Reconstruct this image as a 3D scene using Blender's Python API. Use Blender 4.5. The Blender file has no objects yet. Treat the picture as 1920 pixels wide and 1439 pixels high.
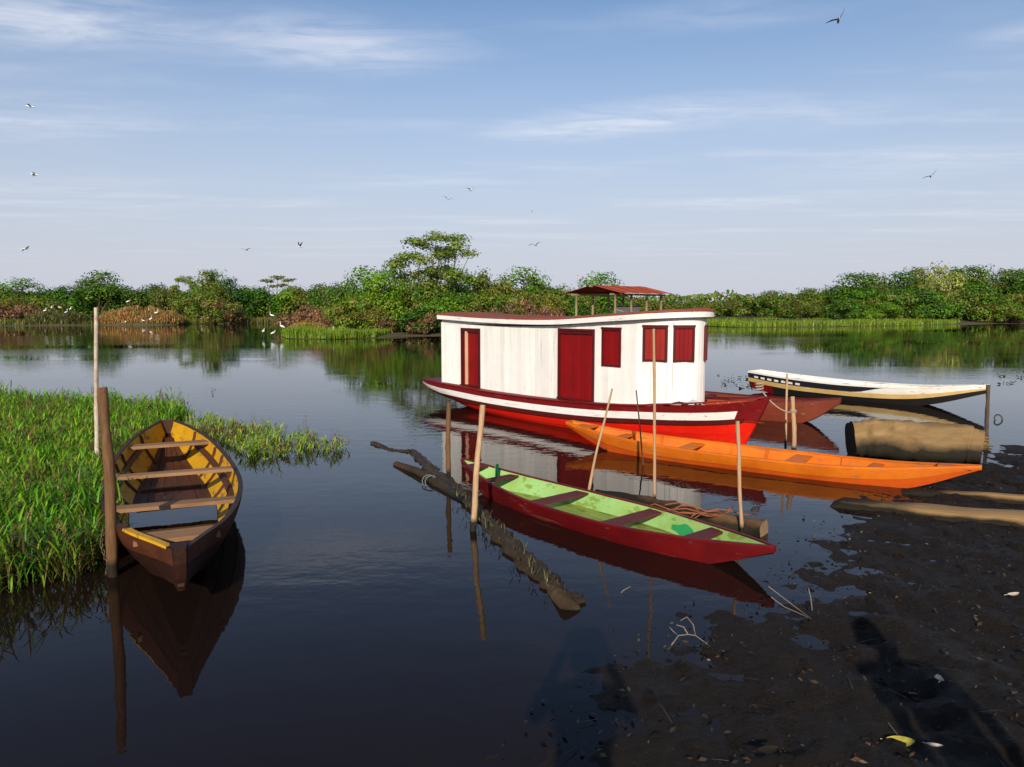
import bpy, math, random
import numpy as np
from mathutils import Vector, Matrix, noise
R = math.radians
scene = bpy.context.scene
col = scene.collection
# ------------------------------------------------------------------ camera
EYE, FOC, PCX, PCY = 2.2, 1420.0, 960.0, 719.5
PITCH = math.atan(144.5 / 1420)
cam_data = bpy.data.cameras.new('camera')
cam_data.sensor_width = 36.0
cam_data.lens = 36.0 * FOC / 1920
cam_data.clip_start = 0.05
cam_data.clip_end = 6000
cam = bpy.data.objects.new('camera', cam_data)
cam.location = (0, 0, EYE)
cam.rotation_euler = (R(90) - PITCH, 0, 0)
col.objects.link(cam)
scene.camera = cam

def ray(px, py):
    x = (px - PCX) / FOC; y = -(py - PCY) / FOC
    return (x, math.cos(PITCH) + y * math.sin(PITCH), -math.sin(PITCH) + y * math.cos(PITCH))
def G(px, py, z=0.0):                       # point of the plane at height z
    r = ray(px, py); t = (z - EYE) / r[2]
    return Vector((r[0] * t, r[1] * t, z))
def D(px, py, d):                           # point at distance d from the photographer
    r = ray(px, py); t = d / r[1]
    return Vector((r[0] * t, d, EYE + r[2] * t))

# ------------------------------------------------------------------ sky, sun, exposure
SUN_EL, SUN_AZ = R(23.5), R(6.0)
world = bpy.data.worlds.new('World'); scene.world = world; world.use_nodes = True
wn, wl = world.node_tree.nodes, world.node_tree.links
wn.clear()
w_out = wn.new('ShaderNodeOutputWorld'); w_bg = wn.new('ShaderNodeBackground')
w_bg.inputs['Strength'].default_value = 0.115
sky = wn.new('ShaderNodeTexSky'); sky.sky_type = 'NISHITA'; sky.sun_disc = False
sky.sun_elevation = SUN_EL; sky.sun_rotation = R(180) + SUN_AZ
sky.altitude = 0; sky.air_density = 1.0; sky.dust_density = 0.8; sky.ozone_density = 3.8
tc = wn.new('ShaderNodeTexCoord')
sep = wn.new('ShaderNodeSeparateXYZ'); wl.new(tc.outputs['Generated'], sep.inputs[0])
zc = wn.new('ShaderNodeMath'); zc.operation = 'MAXIMUM'; wl.new(sep.outputs['Z'], zc.inputs[0]); zc.inputs[1].default_value = 0.03
cx = wn.new('ShaderNodeMath'); cx.operation = 'DIVIDE'; wl.new(sep.outputs['X'], cx.inputs[0]); wl.new(zc.outputs[0], cx.inputs[1])
cy = wn.new('ShaderNodeMath'); cy.operation = 'DIVIDE'; wl.new(sep.outputs['Y'], cy.inputs[0]); wl.new(zc.outputs[0], cy.inputs[1])
plane = wn.new('ShaderNodeCombineXYZ'); wl.new(cx.outputs[0], plane.inputs[0]); wl.new(cy.outputs[0], plane.inputs[1])
def wmath(op, a, b=None, clamp=False):
    n = wn.new('ShaderNodeMath'); n.operation = op; n.use_clamp = clamp
    for i, v in enumerate((a, b)):
        if v is None: continue
        if isinstance(v, (int, float)): n.inputs[i].default_value = v
        else: wl.new(v, n.inputs[i])
    return n.outputs[0]
def wnoise(scale_xyz, scale, detail, rough=0.6, dist=0.0):
    m = wn.new('ShaderNodeMapping'); wl.new(plane.outputs[0], m.inputs['Vector'])
    m.inputs['Scale'].default_value = scale_xyz[:3]; m.inputs['Rotation'].default_value = (0, 0, scale_xyz[3])
    t = wn.new('ShaderNodeTexNoise'); wl.new(m.outputs[0], t.inputs['Vector'])
    t.inputs['Scale'].default_value = scale; t.inputs['Detail'].default_value = detail
    t.inputs['Roughness'].default_value = rough; t.inputs['Distortion'].default_value = dist
    return t.outputs['Fac']
def wramp(v, a, b):
    n = wn.new('ShaderNodeMapRange'); n.interpolation_type = 'SMOOTHSTEP'
    wl.new(v, n.inputs['Value']); n.inputs['From Min'].default_value = a; n.inputs['From Max'].default_value = b
    return n.outputs['Result']
wisps = wnoise((0.75, 1.7, 1, R(-24)), 3.0, 8, 0.62, 0.9)
veil = wramp(wnoise((0.25, 0.7, 1, R(10)), 1.3, 5, 0.55), 0.46, 0.8)
cloud = wmath('MULTIPLY', veil, wmath('MULTIPLY', wramp(wisps, 0.15, 0.75), 0.95))
# cirrus streaks: (pixel ends, half width in px of sky, amount)
for (x0, y0, x1, y1, hw, amt) in ((-400, -30, 480, 75, 95, 0.8), (280, 55, 900, 112, 85, 0.8), (900, 266, 1480, 192, 40, 0.8),
                                  (1380, 330, 2100, 285, 50, 0.45), (-200, 352, 460, 338, 20, 0.35), (1300, 250, 1800, 180, 50, 0.3), (1780, 80, 2100, 40, 30, 0.45),
                                  (1100, 40, 1650, 10, 45, 0.4)):
    def pl(px, py):
        r = ray(px, py); return Vector((r[0] / r[2], r[1] / r[2]))
    a, b = pl(x0, y0), pl(x1, y1); m = (a + b) / 2; d = b - a
    wv = (pl((x0 + x1) / 2, (y0 + y1) / 2 - hw) - m).length
    mp = wn.new('ShaderNodeMapping'); mp.vector_type = 'TEXTURE'; wl.new(plane.outputs[0], mp.inputs['Vector'])
    mp.inputs['Location'].default_value = (m.x, m.y, 0); mp.inputs['Rotation'].default_value = (0, 0, math.atan2(d.y, d.x))
    mp.inputs['Scale'].default_value = (d.length / 2, wv, 1)
    ln = wn.new('ShaderNodeVectorMath'); ln.operation = 'LENGTH'; wl.new(mp.outputs[0], ln.inputs[0])
    soft = wmath('SUBTRACT', 1.0, wramp(ln.outputs['Value'], 0.0, 1.2))
    cloud = wmath('ADD', cloud, wmath('MULTIPLY', wmath('MULTIPLY', soft, wramp(wisps, 0.15, 0.78)), amt))
cloud = wmath('MULTIPLY', cloud, wramp(sep.outputs['Z'], 0.02, 0.12), True)
hazef = wmath('SUBTRACT', 1.0, wramp(sep.outputs['Z'], -0.04, 0.43))
mixh = wn.new('ShaderNodeMix'); mixh.data_type = 'RGBA'
wl.new(wmath('MULTIPLY', hazef, 1.0, True), mixh.inputs['Factor']); wl.new(sky.outputs[0], mixh.inputs['A'])
mixh.inputs['B'].default_value = (4.75, 4.9, 5.65, 1)
mixc = wn.new('ShaderNodeMix'); mixc.data_type = 'RGBA'
wl.new(wmath('MULTIPLY', cloud, 0.62, True), mixc.inputs['Factor']); wl.new(mixh.outputs['Result'], mixc.inputs['A'])
mixc.inputs['B'].default_value = (7.0, 7.1, 7.7, 1)
wl.new(mixc.outputs['Result'], w_bg.inputs['Color']); wl.new(w_bg.outputs[0], w_out.inputs['Surface'])

sun_data = bpy.data.lights.new('sun', 'SUN'); sun_data.energy = 5.0; sun_data.angle = R(0.5); sun_data.color = (1.0, 0.90, 0.76)
sun = bpy.data.objects.new('sun', sun_data); sun.rotation_euler = (R(90) - SUN_EL, 0, -SUN_AZ); sun.location = (-5, -30, 20)
col.objects.link(sun)
scene.view_settings.view_transform = 'Standard'; scene.view_settings.look = 'None'
scene.view_settings.gamma = 1.0; scene.view_settings.exposure = 0.12; scene.view_settings.use_curve_mapping = False
scene.render.engine = 'CYCLES'

# ------------------------------------------------------------------ helpers
def lerp(a, b, t): return a + (b - a) * t
def sstep(a, b, x):
    t = min(1, max(0, (x - a) / (b - a))); return t * t * (3 - 2 * t)
def curve_fn(pts):                          # smooth monotone-ish interpolation through (x, y) points
    xs = [p[0] for p in pts]; ys = [p[1] for p in pts]
    n = len(xs); ms = []
    for i in range(n):
        if i == 0: ms.append((ys[1] - ys[0]) / (xs[1] - xs[0]))
        elif i == n - 1: ms.append((ys[-1] - ys[-2]) / (xs[-1] - xs[-2]))
        else:
            a = (ys[i] - ys[i-1]) / (xs[i] - xs[i-1]); b = (ys[i+1] - ys[i]) / (xs[i+1] - xs[i])
            ms.append(0 if a * b < 0 else (a + b) / 2)
    def f(x):
        x = min(max(x, xs[0]), xs[-1])
        for i in range(n - 1):
            if x <= xs[i+1]:
                h = xs[i+1] - xs[i]; t = (x - xs[i]) / h
                return ((2*t**3 - 3*t*t + 1) * ys[i] + (t**3 - 2*t*t + t) * h * ms[i]
                        + (-2*t**3 + 3*t*t) * ys[i+1] + (t**3 - t*t) * h * ms[i+1])
        return ys[-1]
    return f
def tag(o, label=None, cat=None, group=None, kind=None):
    if label: o['label'] = label
    if cat: o['category'] = cat
    if group: o['group'] = group
    if kind: o['kind'] = kind
    return o
def link(name, me, parent=None):
    o = bpy.data.objects.new(name, me); col.objects.link(o)
    if parent is not None: o.parent = parent
    return o
def empty(name, loc=(0, 0, 0), rz=0.0):
    o = bpy.data.objects.new(name, None); o.empty_display_size = 0.2
    o.location = loc; o.rotation_euler = (0, 0, rz); col.objects.link(o); return o
class MB:
    def __init__(s): s.v = []; s.f = []
    def grid(s, rows, close_u=False, close_v=False):
        b = len(s.v); n = len(rows); m = len(rows[0])
        for r in rows: s.v.extend([tuple(p) for p in r])
        for i in range(n if close_u else n - 1):
            for j in range(m if close_v else m - 1):
                i2 = (i + 1) % n; j2 = (j + 1) % m
                s.f.append((b + i*m + j, b + i2*m + j, b + i2*m + j2, b + i*m + j2))
        return b
    def cap(s, idx): s.f.append(tuple(idx))
    def box(s, c, h, ax=None, ay=None, az=None):
        c = Vector(c); ax = Vector(ax or (1, 0, 0)); ay = Vector(ay or (0, 1, 0)); az = Vector(az or (0, 0, 1))
        b = len(s.v)
        for sx in (-1, 1):
            for sy in (-1, 1):
                for sz in (-1, 1): s.v.append(tuple(c + ax*h[0]*sx + ay*h[1]*sy + az*h[2]*sz))
        for q in ((0,1,3,2),(4,6,7,5),(0,4,5,1),(2,3,7,6),(0,2,6,4),(1,5,7,3)): s.f.append(tuple(b + i for i in q))
    def hexa(s, p):                         # 8 corners: bottom ring 4, top ring 4
        b = len(s.v); s.v.extend([tuple(q) for q in p])
        for q in ((3,2,1,0),(4,5,6,7),(0,1,5,4),(1,2,6,5),(2,3,7,6),(3,0,4,7)): s.f.append(tuple(b + i for i in q))
    def tube(s, pts, rad, n=8, rough=0.0, seed=0, caps=True, flat=1.0, sq=0, hf=0.0):
        pts = [Vector(p) for p in pts]
        if not hasattr(rad, '__len__'): rad = [rad] * len(pts)
        rows = []; up = Vector((0, 0, 1))
        prev = None
        for i, p in enumerate(pts):
            t = (pts[min(i+1, len(pts)-1)] - pts[max(i-1, 0)]).normalized()
            if prev is None:
                a = t.cross(up if abs(t.z) < 0.9 else Vector((1, 0, 0))).normalized()
            else:
                a = (prev - t * prev.dot(t)).normalized()
            prev = a; b = t.cross(a)
            row = []
            for k in range(n):
                an = 2 * math.pi * k / n
                r = rad[i]
                if sq: r *= 0.93 / (abs(math.cos(an + .25)) ** sq + abs(math.sin(an + .25)) ** sq) ** (1 / sq)
                if hf: r *= 1 + hf * noise.noise(Vector((math.cos(an)*3.1 + seed, math.sin(an)*3.1, i * 0.9 + 40)))
                if rough: r *= 1 + rough * noise.noise(Vector((math.cos(an)*1.3 + seed, math.sin(an)*1.3, i * 0.7)))
                row.append(p + a * math.cos(an) * r + b * math.sin(an) * r * flat)
            rows.append(row)
        base = s.grid(rows, close_v=True)
        if caps:
            s.f.append(tuple(base + k for k in range(n - 1, -1, -1)))
            e = base + (len(pts) - 1) * n
            s.f.append(tuple(e + k for k in range(n)))
    def build(s, name, mat, parent=None, smooth=False, kind=None, autosmooth=None):
        me = bpy.data.meshes.new(name); me.from_pydata(s.v, [], s.f); me.materials.append(mat)
        if smooth: me.polygons.foreach_set('use_smooth', [True] * len(me.polygons))
        me.update()
        if autosmooth: me.set_sharp_from_angle(angle=R(autosmooth))
        o = link(name, me, parent)
        if kind: o['kind'] = kind
        return o

# ------------------------------------------------------------------ materials
def newmat(name):
    m = bpy.data.materials.new(name); m.use_nodes = True
    nt = m.node_tree; b = nt.nodes['Principled BSDF']; return m, nt, b
def nd(nt, t, **kw):
    n = nt.nodes.new(t)
    for k, v in kw.items(): setattr(n, k, v)
    return n
def ramp(nt, fac, stops):
    r = nd(nt, 'ShaderNodeValToRGB'); e = r.color_ramp.elements
    while len(e) < len(stops): e.new(0.5)
    for i, (p, c) in enumerate(stops):
        e[i].position = p; e[i].color = (c[0], c[1], c[2], 1) if hasattr(c, '__len__') else (c, c, c, 1)
    nt.links.new(fac, r.inputs[0]); return r.outputs['Color']
def noise_node(nt, vec, scale, detail=6, rough=0.6, stretch=None, dist=0.0):
    if stretch:
        mp = nd(nt, 'ShaderNodeMapping'); mp.inputs['Scale'].default_value = stretch
        nt.links.new(vec, mp.inputs['Vector']); vec = mp.outputs[0]
    t = nd(nt, 'ShaderNodeTexNoise'); t.inputs['Scale'].default_value = scale
    t.inputs['Detail'].default_value = detail; t.inputs['Roughness'].default_value = rough; t.inputs['Distortion'].default_value = dist
    nt.links.new(vec, t.inputs['Vector']); return t.outputs['Fac']
def mixcol(nt, fac, a, b, mode='MIX'):
    m = nd(nt, 'ShaderNodeMix', data_type='RGBA', blend_type=mode)
    for sock, v in (('Factor', fac), ('A', a), ('B', b)):
        if isinstance(v, (int, float)): m.inputs[sock].default_value = v
        elif hasattr(v, '__len__'): m.inputs[sock].default_value = (v[0], v[1], v[2], 1)
        else: nt.links.new(v, m.inputs[sock])
    return m.outputs['Result']
def bump(nt, b, h, strength, dist=0.02):
    n = nd(nt, 'ShaderNodeBump'); n.inputs['Strength'].default_value = strength; n.inputs['Distance'].default_value = dist
    nt.links.new(h, n.inputs['Height']); nt.links.new(n.outputs[0], b.inputs['Normal'])
def paint(name, c, c2=None, wood=(0.16, 0.10, 0.06), wear=0.0, rough=0.5, grain=(2, 2, 25), dirt=0.35, dirtcol=None):
    """brushed boat paint on boards: uneven coats, dirt, worn spots showing wood"""
    m, nt, b = newmat(name); tcn = nd(nt, 'ShaderNodeTexCoord'); v = tcn.outputs['Object']
    oi = nd(nt, 'ShaderNodeObjectInfo')
    c2 = c2 or tuple(x * 0.72 for x in c)
    n1 = noise_node(nt, v, 2.2, 7, 0.65)
    base = mixcol(nt, ramp(nt, n1, [(0.35, 0.0), (0.7, 1.0)]), c, c2)
    rnd = ramp(nt, oi.outputs['Random'], [(0.0, 0.86), (1.0, 1.06)])
    base = mixcol(nt, 1.0, base, rnd, 'MULTIPLY')
    n2 = noise_node(nt, v, 5.0, 8, 0.7, stretch=tuple(1.0 / g * 6 for g in grain))
    base = mixcol(nt, ramp(nt, n2, [(0.52, 0.0), (0.75, dirt)]), base, dirtcol or tuple(x * 0.45 for x in c))
    if wear > 0:
        n3 = noise_node(nt, v, 9.0, 9, 0.75, stretch=tuple(1.0 / g * 5 for g in grain))
        base = mixcol(nt, ramp(nt, n3, [(0.66 - wear * 0.16, 0.0), (0.70 - wear * 0.15, 0.9)]), base, wood)
    nt.links.new(base, b.inputs['Base Color'])
    nt.links.new(ramp(nt, n2, [(0.3, rough), (0.8, min(1, rough + 0.25))]), b.inputs['Roughness'])
    bump(nt, b, n2, 0.25, 0.01); b.inputs['Specular IOR Level'].default_value = 0.25
    return m
def wood(name, c1, c2, rough=0.75, grain=(12, 1, 1), scale=4.0, strength=0.5, wet=None):
    m, nt, b = newmat(name); tcn = nd(nt, 'ShaderNodeTexCoord'); v = tcn.outputs['Object']
    n1 = noise_node(nt, v, scale, 8, 0.7, stretch=tuple(3.0 / g for g in grain), dist=0.4)
    n2 = noise_node(nt, v, 1.5, 5, 0.6)
    base = mixcol(nt, ramp(nt, n1, [(0.32, 0.0), (0.68, 1.0)]), c1, c2)
    base = mixcol(nt, ramp(nt, n2, [(0.4, 0.0), (0.75, 0.6)]), base, tuple(x * 0.5 for x in c1))
    if wet is not None:                     # poles and logs: soaked and slimy up to the water mark
        ge = nd(nt, 'ShaderNodeNewGeometry'); sp = nd(nt, 'ShaderNodeSeparateXYZ'); nt.links.new(ge.outputs['Position'], sp.inputs[0])
        ad = nd(nt, 'ShaderNodeMath', operation='MULTIPLY_ADD'); nt.links.new(n2, ad.inputs[0]); ad.inputs[1].default_value = wet * 1.2
        nt.links.new(sp.outputs['Z'], ad.inputs[2])
        base = mixcol(nt, ramp(nt, ad.outputs[0], [(wet * 1.3, 1.0), (wet * 1.75, 0.0)]), base, (0.016, 0.013, 0.008))
    nt.links.new(base, b.inputs['Base Color']); b.inputs['Roughness'].default_value = rough; b.inputs['Specular IOR Level'].default_value = 0.15
    bump(nt, b, n1, strength, 0.02)
    return m
def leafmat(name, trans=0.35, rough=0.5):
    m, nt, b = newmat(name)
    at = nd(nt, 'ShaderNodeAttribute', attribute_name='Col'); oi = nd(nt, 'ShaderNodeObjectInfo')
    hs = nd(nt, 'ShaderNodeHueSaturation')
    nt.links.new(at.outputs['Color'], hs.inputs['Color'])
    mr = nd(nt, 'ShaderNodeMapRange'); nt.links.new(oi.outputs['Random'], mr.inputs['Value'])
    mr.inputs['To Min'].default_value = 0.48; mr.inputs['To Max'].default_value = 0.515
    nt.links.new(mr.outputs[0], hs.inputs['Hue'])
    mr2 = nd(nt, 'ShaderNodeMapRange'); nt.links.new(oi.outputs['Random'], mr2.inputs['Value'])
    mr2.inputs['To Min'].default_value = 1.15; mr2.inputs['To Max'].default_value = 0.75
    nt.links.new(mr2.outputs[0], hs.inputs['Value'])
    nt.links.new(hs.outputs[0], b.inputs['Base Color']); b.inputs['Roughness'].default_value = rough
    b.inputs['Specular IOR Level'].default_value = 0.3
    tr = nd(nt, 'ShaderNodeBsdfTranslucent'); nt.links.new(hs.outputs[0], tr.inputs['Color'])
    mx = nd(nt, 'ShaderNodeMixShader'); mx.inputs[0].default_value = trans
    out = nt.nodes['Material Output']
    nt.links.new(b.outputs[0], mx.inputs[1]); nt.links.new(tr.outputs[0], mx.inputs[2]); nt.links.new(mx.outputs[0], out.inputs['Surface'])
    return m
def plain(name, c, rough=0.6, metal=0.0, var=0.3, scale=20):
    m, nt, b = newmat(name); v = nd(nt, 'ShaderNodeTexCoord').outputs['Object']
    n = noise_node(nt, v, scale, 5, 0.6)
    nt.links.new(mixcol(nt, ramp(nt, n, [(0.35, 0.0), (0.7, 1.0)]), c, tuple(x * (1 - var) for x in c)), b.inputs['Base Color'])
    b.inputs['Roughness'].default_value = rough; b.inputs['Metallic'].default_value = metal
    return m

M = {}
M['white'] = paint('white_boat_paint', (0.82, 0.80, 0.76), (0.74, 0.72, 0.67), wear=0.3, wood=(0.42, 0.36, 0.28), rough=0.55, grain=(2, 2, 40), dirt=0.5, dirtcol=(0.52, 0.47, 0.40))
M['white_trim'] = paint('white_trim_paint', (0.82, 0.80, 0.76), (0.72, 0.69, 0.64), wear=0.5, wood=(0.45, 0.30, 0.18), grain=(30, 2, 2), dirt=0.4, dirtcol=(0.5, 0.42, 0.33))
M['door_red'] = paint('door_red_paint', (0.215, 0.0022, 0.0028), (0.165, 0.0018, 0.0024), rough=0.45, grain=(2, 2, 40), dirt=0.4, wear=0.2, wood=(0.1, 0.012, 0.01))
M['shutter_red'] = paint('shutter_red_paint', (0.27, 0.018, 0.010), (0.20, 0.012, 0.008), rough=0.5, grain=(2, 2, 40), dirt=0.5)
M['frame_red'] = paint('frame_red_paint', (0.085, 0.005, 0.006), rough=0.5, grain=(2, 2, 20))
M['hull_red'] = paint('hull_scarlet_paint', (0.72, 0.012, 0.003), (0.60, 0.010, 0.003), rough=0.4, grain=(40, 2, 2), dirt=0.35, dirtcol=(0.62, 0.07, 0.02), wear=0.35, wood=(0.42, 0.05, 0.018))
M['strake_red'] = paint('strake_oxblood_paint', (0.17, 0.004, 0.004), (0.12, 0.003, 0.004), rough=0.5, grain=(40, 2, 2), dirt=0.5, wear=0.4, wood=(0.26, 0.05, 0.035))
M['rail_red'] = paint('rail_brown_red_paint', (0.10, 0.008, 0.007), rough=0.55, wear=0.25, wood=(0.22, 0.10, 0.05), grain=(40, 2, 2))
M['deck_red'] = paint('deck_red_paint', (0.14, 0.012, 0.011), (0.11, 0.012, 0.012), rough=0.42, grain=(30, 2, 2), dirt=0.5)
M['well_orange'] = paint('bow_well_orange_paint', (0.50, 0.10, 0.03), (0.38, 0.06, 0.02), rough=0.6, grain=(20, 2, 2))
M['roof_red'] = paint('roof_faded_red_paint', (0.28, 0.075, 0.045), (0.21, 0.055, 0.04), rough=0.8, grain=(30, 2, 2), dirt=0.5)
M['inside'] = plain('unpainted_cabin_inside', (0.12, 0.09, 0.07), 0.8)
M['post_cream'] = paint('cream_post_paint', (0.66, 0.40, 0.24), rough=0.6)
M['orange'] = paint('canoe_orange_paint', (0.62, 0.155, 0.006), (0.45, 0.090, 0.004), rough=0.45, grain=(40, 3, 3), dirt=0.7, dirtcol=(0.46, 0.09, 0.008), wear=0.55, wood=(0.30, 0.11, 0.03))
M['orange_low'] = paint('canoe_orange_lower_paint', (0.58, 0.090, 0.005), (0.42, 0.055, 0.004), rough=0.45, grain=(40, 3, 3), dirt=0.7, dirtcol=(0.40, 0.05, 0.006), wear=0.5, wood=(0.25, 0.08, 0.03))
M['green_in'] = paint('canoe_green_paint', (0.29, 0.52, 0.19), (0.23, 0.36, 0.08), rough=0.5, grain=(12, 6, 6), dirt=0.9, dirtcol=(0.36, 0.40, 0.07), wear=0.8, wood=(0.17, 0.24, 0.04))
M['green_floor'] = paint('canoe_floor_paint', (0.26, 0.34, 0.07), (0.17, 0.24, 0.035), rough=0.35, grain=(20, 5, 5), dirt=0.9, dirtcol=(0.10, 0.11, 0.02), wear=0.85, wood=(0.12, 0.11, 0.03))
M['green_dk'] = paint('emerald_patch_paint', (0.03, 0.33, 0.10), rough=0.5)
M['dark_red'] = paint('canoe_dark_red_paint', (0.145, 0.004, 0.005), (0.075, 0.0025, 0.004), rough=0.4, grain=(40, 3, 3), dirt=0.4, wear=0.45, wood=(0.2, 0.05, 0.035))
M['thwart_red'] = paint('thwart_maroon_paint', (0.105, 0.020, 0.020), (0.08, 0.016, 0.018), rough=0.55, wear=0.2, wood=(0.22, 0.13, 0.09), grain=(3, 20, 3))
M['yellow_in'] = paint('canoe_yellow_paint', (0.58, 0.31, 0.006), (0.48, 0.24, 0.005), rough=0.5, grain=(20, 4, 4), dirt=0.8, dirtcol=(0.36, 0.17, 0.015), wear=0.7, wood=(0.14, 0.065, 0.025))
M['canoe_brown'] = wood('canoe_brown_wood', (0.105, 0.038, 0.016), (0.05, 0.018, 0.008), grain=(12, 1, 1), rough=0.6)
M['canoe_dark'] = wood('canoe_dark_outer_wood', (0.036, 0.012, 0.006), (0.016, 0.006, 0.004), grain=(12, 1, 1), rough=0.6)
M['canoe_outer'] = wood('canoe_outer_wood', (0.10, 0.030, 0.012), (0.045, 0.014, 0.007), grain=(12, 1, 1), rough=0.6)
M['thwart_wood'] = wood('thwart_worn_wood', (0.33, 0.19, 0.09), (0.17, 0.08, 0.04), grain=(1, 12, 1), rough=0.7)
M['canoe_rim'] = wood('canoe_rim_wood', (0.06, 0.03, 0.018), (0.03, 0.016, 0.010), grain=(12, 1, 1), rough=0.6)
M['boat_white'] = paint('skiff_white_paint', (0.80, 0.78, 0.72), (0.70, 0.66, 0.58), rough=0.5, wear=0.5, wood=(0.35, 0.24, 0.14), grain=(40, 3, 3), dirt=0.5, dirtcol=(0.5, 0.42, 0.3))
M['boat_navy'] = paint('skiff_navy_paint', (0.012, 0.014, 0.022), rough=0.5, wear=0.14, wood=(0.35, 0.35, 0.36), grain=(40, 3, 3))
M['boat_cream'] = paint('skiff_cream_paint', (0.56, 0.40, 0.17), (0.46, 0.28, 0.09), rough=0.6, wear=0.25, wood=(0.2, 0.12, 0.06), grain=(40, 3, 3))
M['boat_black'] = paint('skiff_bottom_paint', (0.012, 0.011, 0.010), rough=0.5)
M['brown_red'] = paint('dinghy_rust_paint', (0.19, 0.036, 0.014), (0.14, 0.022, 0.010), rough=0.55, wear=0.2, wood=(0.2, 0.11, 0.06), grain=(40, 3, 3), dirt=0.6)
M['pole_pale'] = wood('pale_pole_wood', (0.48, 0.32, 0.18), (0.34, 0.20, 0.11), grain=(1, 1, 12), scale=9, wet=0.12)
M['pole_white'] = wood('whitewashed_pole_bark', (0.60, 0.52, 0.42), (0.30, 0.22, 0.16), grain=(1, 1, 2), scale=7, wet=0.12)
M['pole_brown'] = wood('brown_pole_bark', (0.20, 0.105, 0.048), (0.075, 0.038, 0.018), grain=(1, 1, 10), scale=8, wet=0.14)
M['pole_dark'] = wood('dark_pole_bark', (0.10, 0.07, 0.045), (0.05, 0.035, 0.025), grain=(1, 1, 10), scale=8)
M['bark'] = wood('tree_bark', (0.12, 0.085, 0.06), (0.06, 0.042, 0.03), grain=(1, 1, 6), scale=3)
M['drift'] = wood('soaked_driftwood', (0.060, 0.040, 0.020), (0.020, 0.014, 0.009), grain=(3, 3, 3), scale=8, rough=0.55, strength=0.9)
M['log_tan'] = wood('weathered_log', (0.29, 0.185, 0.08), (0.16, 0.095, 0.04), grain=(10, 1, 1), scale=3.5, strength=0.6, wet=0.31)
M['log_dark'] = wood('log_dark_end', (0.05, 0.035, 0.02), (0.025, 0.018, 0.012))
M['log_end'] = wood('log_end_grain', (0.36, 0.24, 0.12), (0.2, 0.12, 0.06), grain=(1, 1, 1), scale=8)
M['beam'] = wood('weathered_beam', (0.40, 0.25, 0.11), (0.20, 0.11, 0.045), grain=(14, 1, 1), scale=7, strength=0.8, wet=0.09)  # darker towards the low left end
M['tin'] = paint('rusty_tin', (0.30, 0.055, 0.025), (0.22, 0.045, 0.025), rough=0.8, dirt=0.6)
M['stilt'] = wood('shelter_timber', (0.36, 0.28, 0.17), (0.22, 0.16, 0.10), grain=(1, 1, 8))
M['rope'] = plain('rope_fibre', (0.36, 0.27, 0.18), 0.9, scale=120)
M['rope_orange'] = plain('orange_rope_fibre', (0.28, 0.085, 0.025), 0.9, scale=120)
M['rope_blue'] = plain('blue_rope_fibre', (0.11, 0.14, 0.13), 0.9, scale=120)
M['steel'] = plain('rusty_chain_steel', (0.16, 0.10, 0.07), 0.6, 0.6, scale=60)
M['leaf'] = leafmat('tree_leaves'); M['grass'] = leafmat('grass_blades', 0.3, 0.45)
M['egret'] = plain('white_plumage', (0.85, 0.84, 0.80), 0.8, var=0.1)
M['bill'] = plain('yellow_bill', (0.5, 0.32, 0.05), 0.5)
M['legs'] = plain('dark_bird_legs', (0.03, 0.03, 0.03), 0.6)
M['wing_dark'] = plain('dark_flight_feathers', (0.05, 0.055, 0.07), 0.7)
M['skin'] = plain('skin', (0.36, 0.20, 0.13), 0.5, var=0.12)
M['shirt'] = plain('cotton_shirt', (0.20, 0.24, 0.30), 0.9, scale=60)
M['shirt2'] = plain('linen_shirt', (0.42, 0.36, 0.27), 0.9, scale=60)
M['trousers'] = plain('dark_trousers', (0.04, 0.045, 0.06), 0.9, scale=60)
M['hair'] = plain('dark_hair', (0.02, 0.015, 0.01), 0.6)
M['phone'] = plain('black_phone_glass', (0.01, 0.01, 0.012), 0.15)
M['leaf_yellow'] = plain('yellowed_leaf', (0.50, 0.42, 0.05), 0.5, var=0.5, scale=30)
M['leaf_pale'] = plain('bleached_leaf', (0.52, 0.44, 0.33), 0.7, var=0.4, scale=30)
M['litter'] = leafmat('leaf_litter', 0.1, 0.6)
M['twig'] = plain('bleached_twig', (0.20, 0.155, 0.11), 0.8, scale=40)
M['weed'] = plain('dark_water_weed', (0.03, 0.035, 0.02), 0.5)
M['plastic'] = plain('white_plastic_sheet', (0.75, 0.72, 0.7), 0.4)

# water
m, nt, b = newmat('lake_water'); M['water'] = m
v = nd(nt, 'ShaderNodeTexCoord').outputs['Object']
b.inputs['Base Color'].default_value = (0.0105, 0.0060, 0.0046, 1)
b.inputs['Roughness'].default_value = 0.015; b.inputs['IOR'].default_value = 1.33
b.inputs['Specular IOR Level'].default_value = 0.3
patch = ramp(nt, noise_node(nt, v, 0.055, 4, 0.6, stretch=(0.6, 2.0, 1), dist=0.5), [(0.42, 0.10), (0.66, 1.0)])
w1 = noise_node(nt, v, 2.6, 3, 0.55, stretch=(1.0, 1.5, 1)); w2 = noise_node(nt, v, 9.0, 2, 0.5, stretch=(1, 1.3, 1))
ad = nd(nt, 'ShaderNodeMath', operation='MULTIPLY_ADD'); nt.links.new(w2, ad.inputs[0]); ad.inputs[1].default_value = 0.16; nt.links.new(w1, ad.inputs[2])
ml = nd(nt, 'ShaderNodeMath', operation='MULTIPLY'); nt.links.new(ad.outputs[0], ml.inputs[0]); nt.links.new(patch, ml.inputs[1])
bump(nt, b, ml.outputs[0], 0.5, 0.012)
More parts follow.
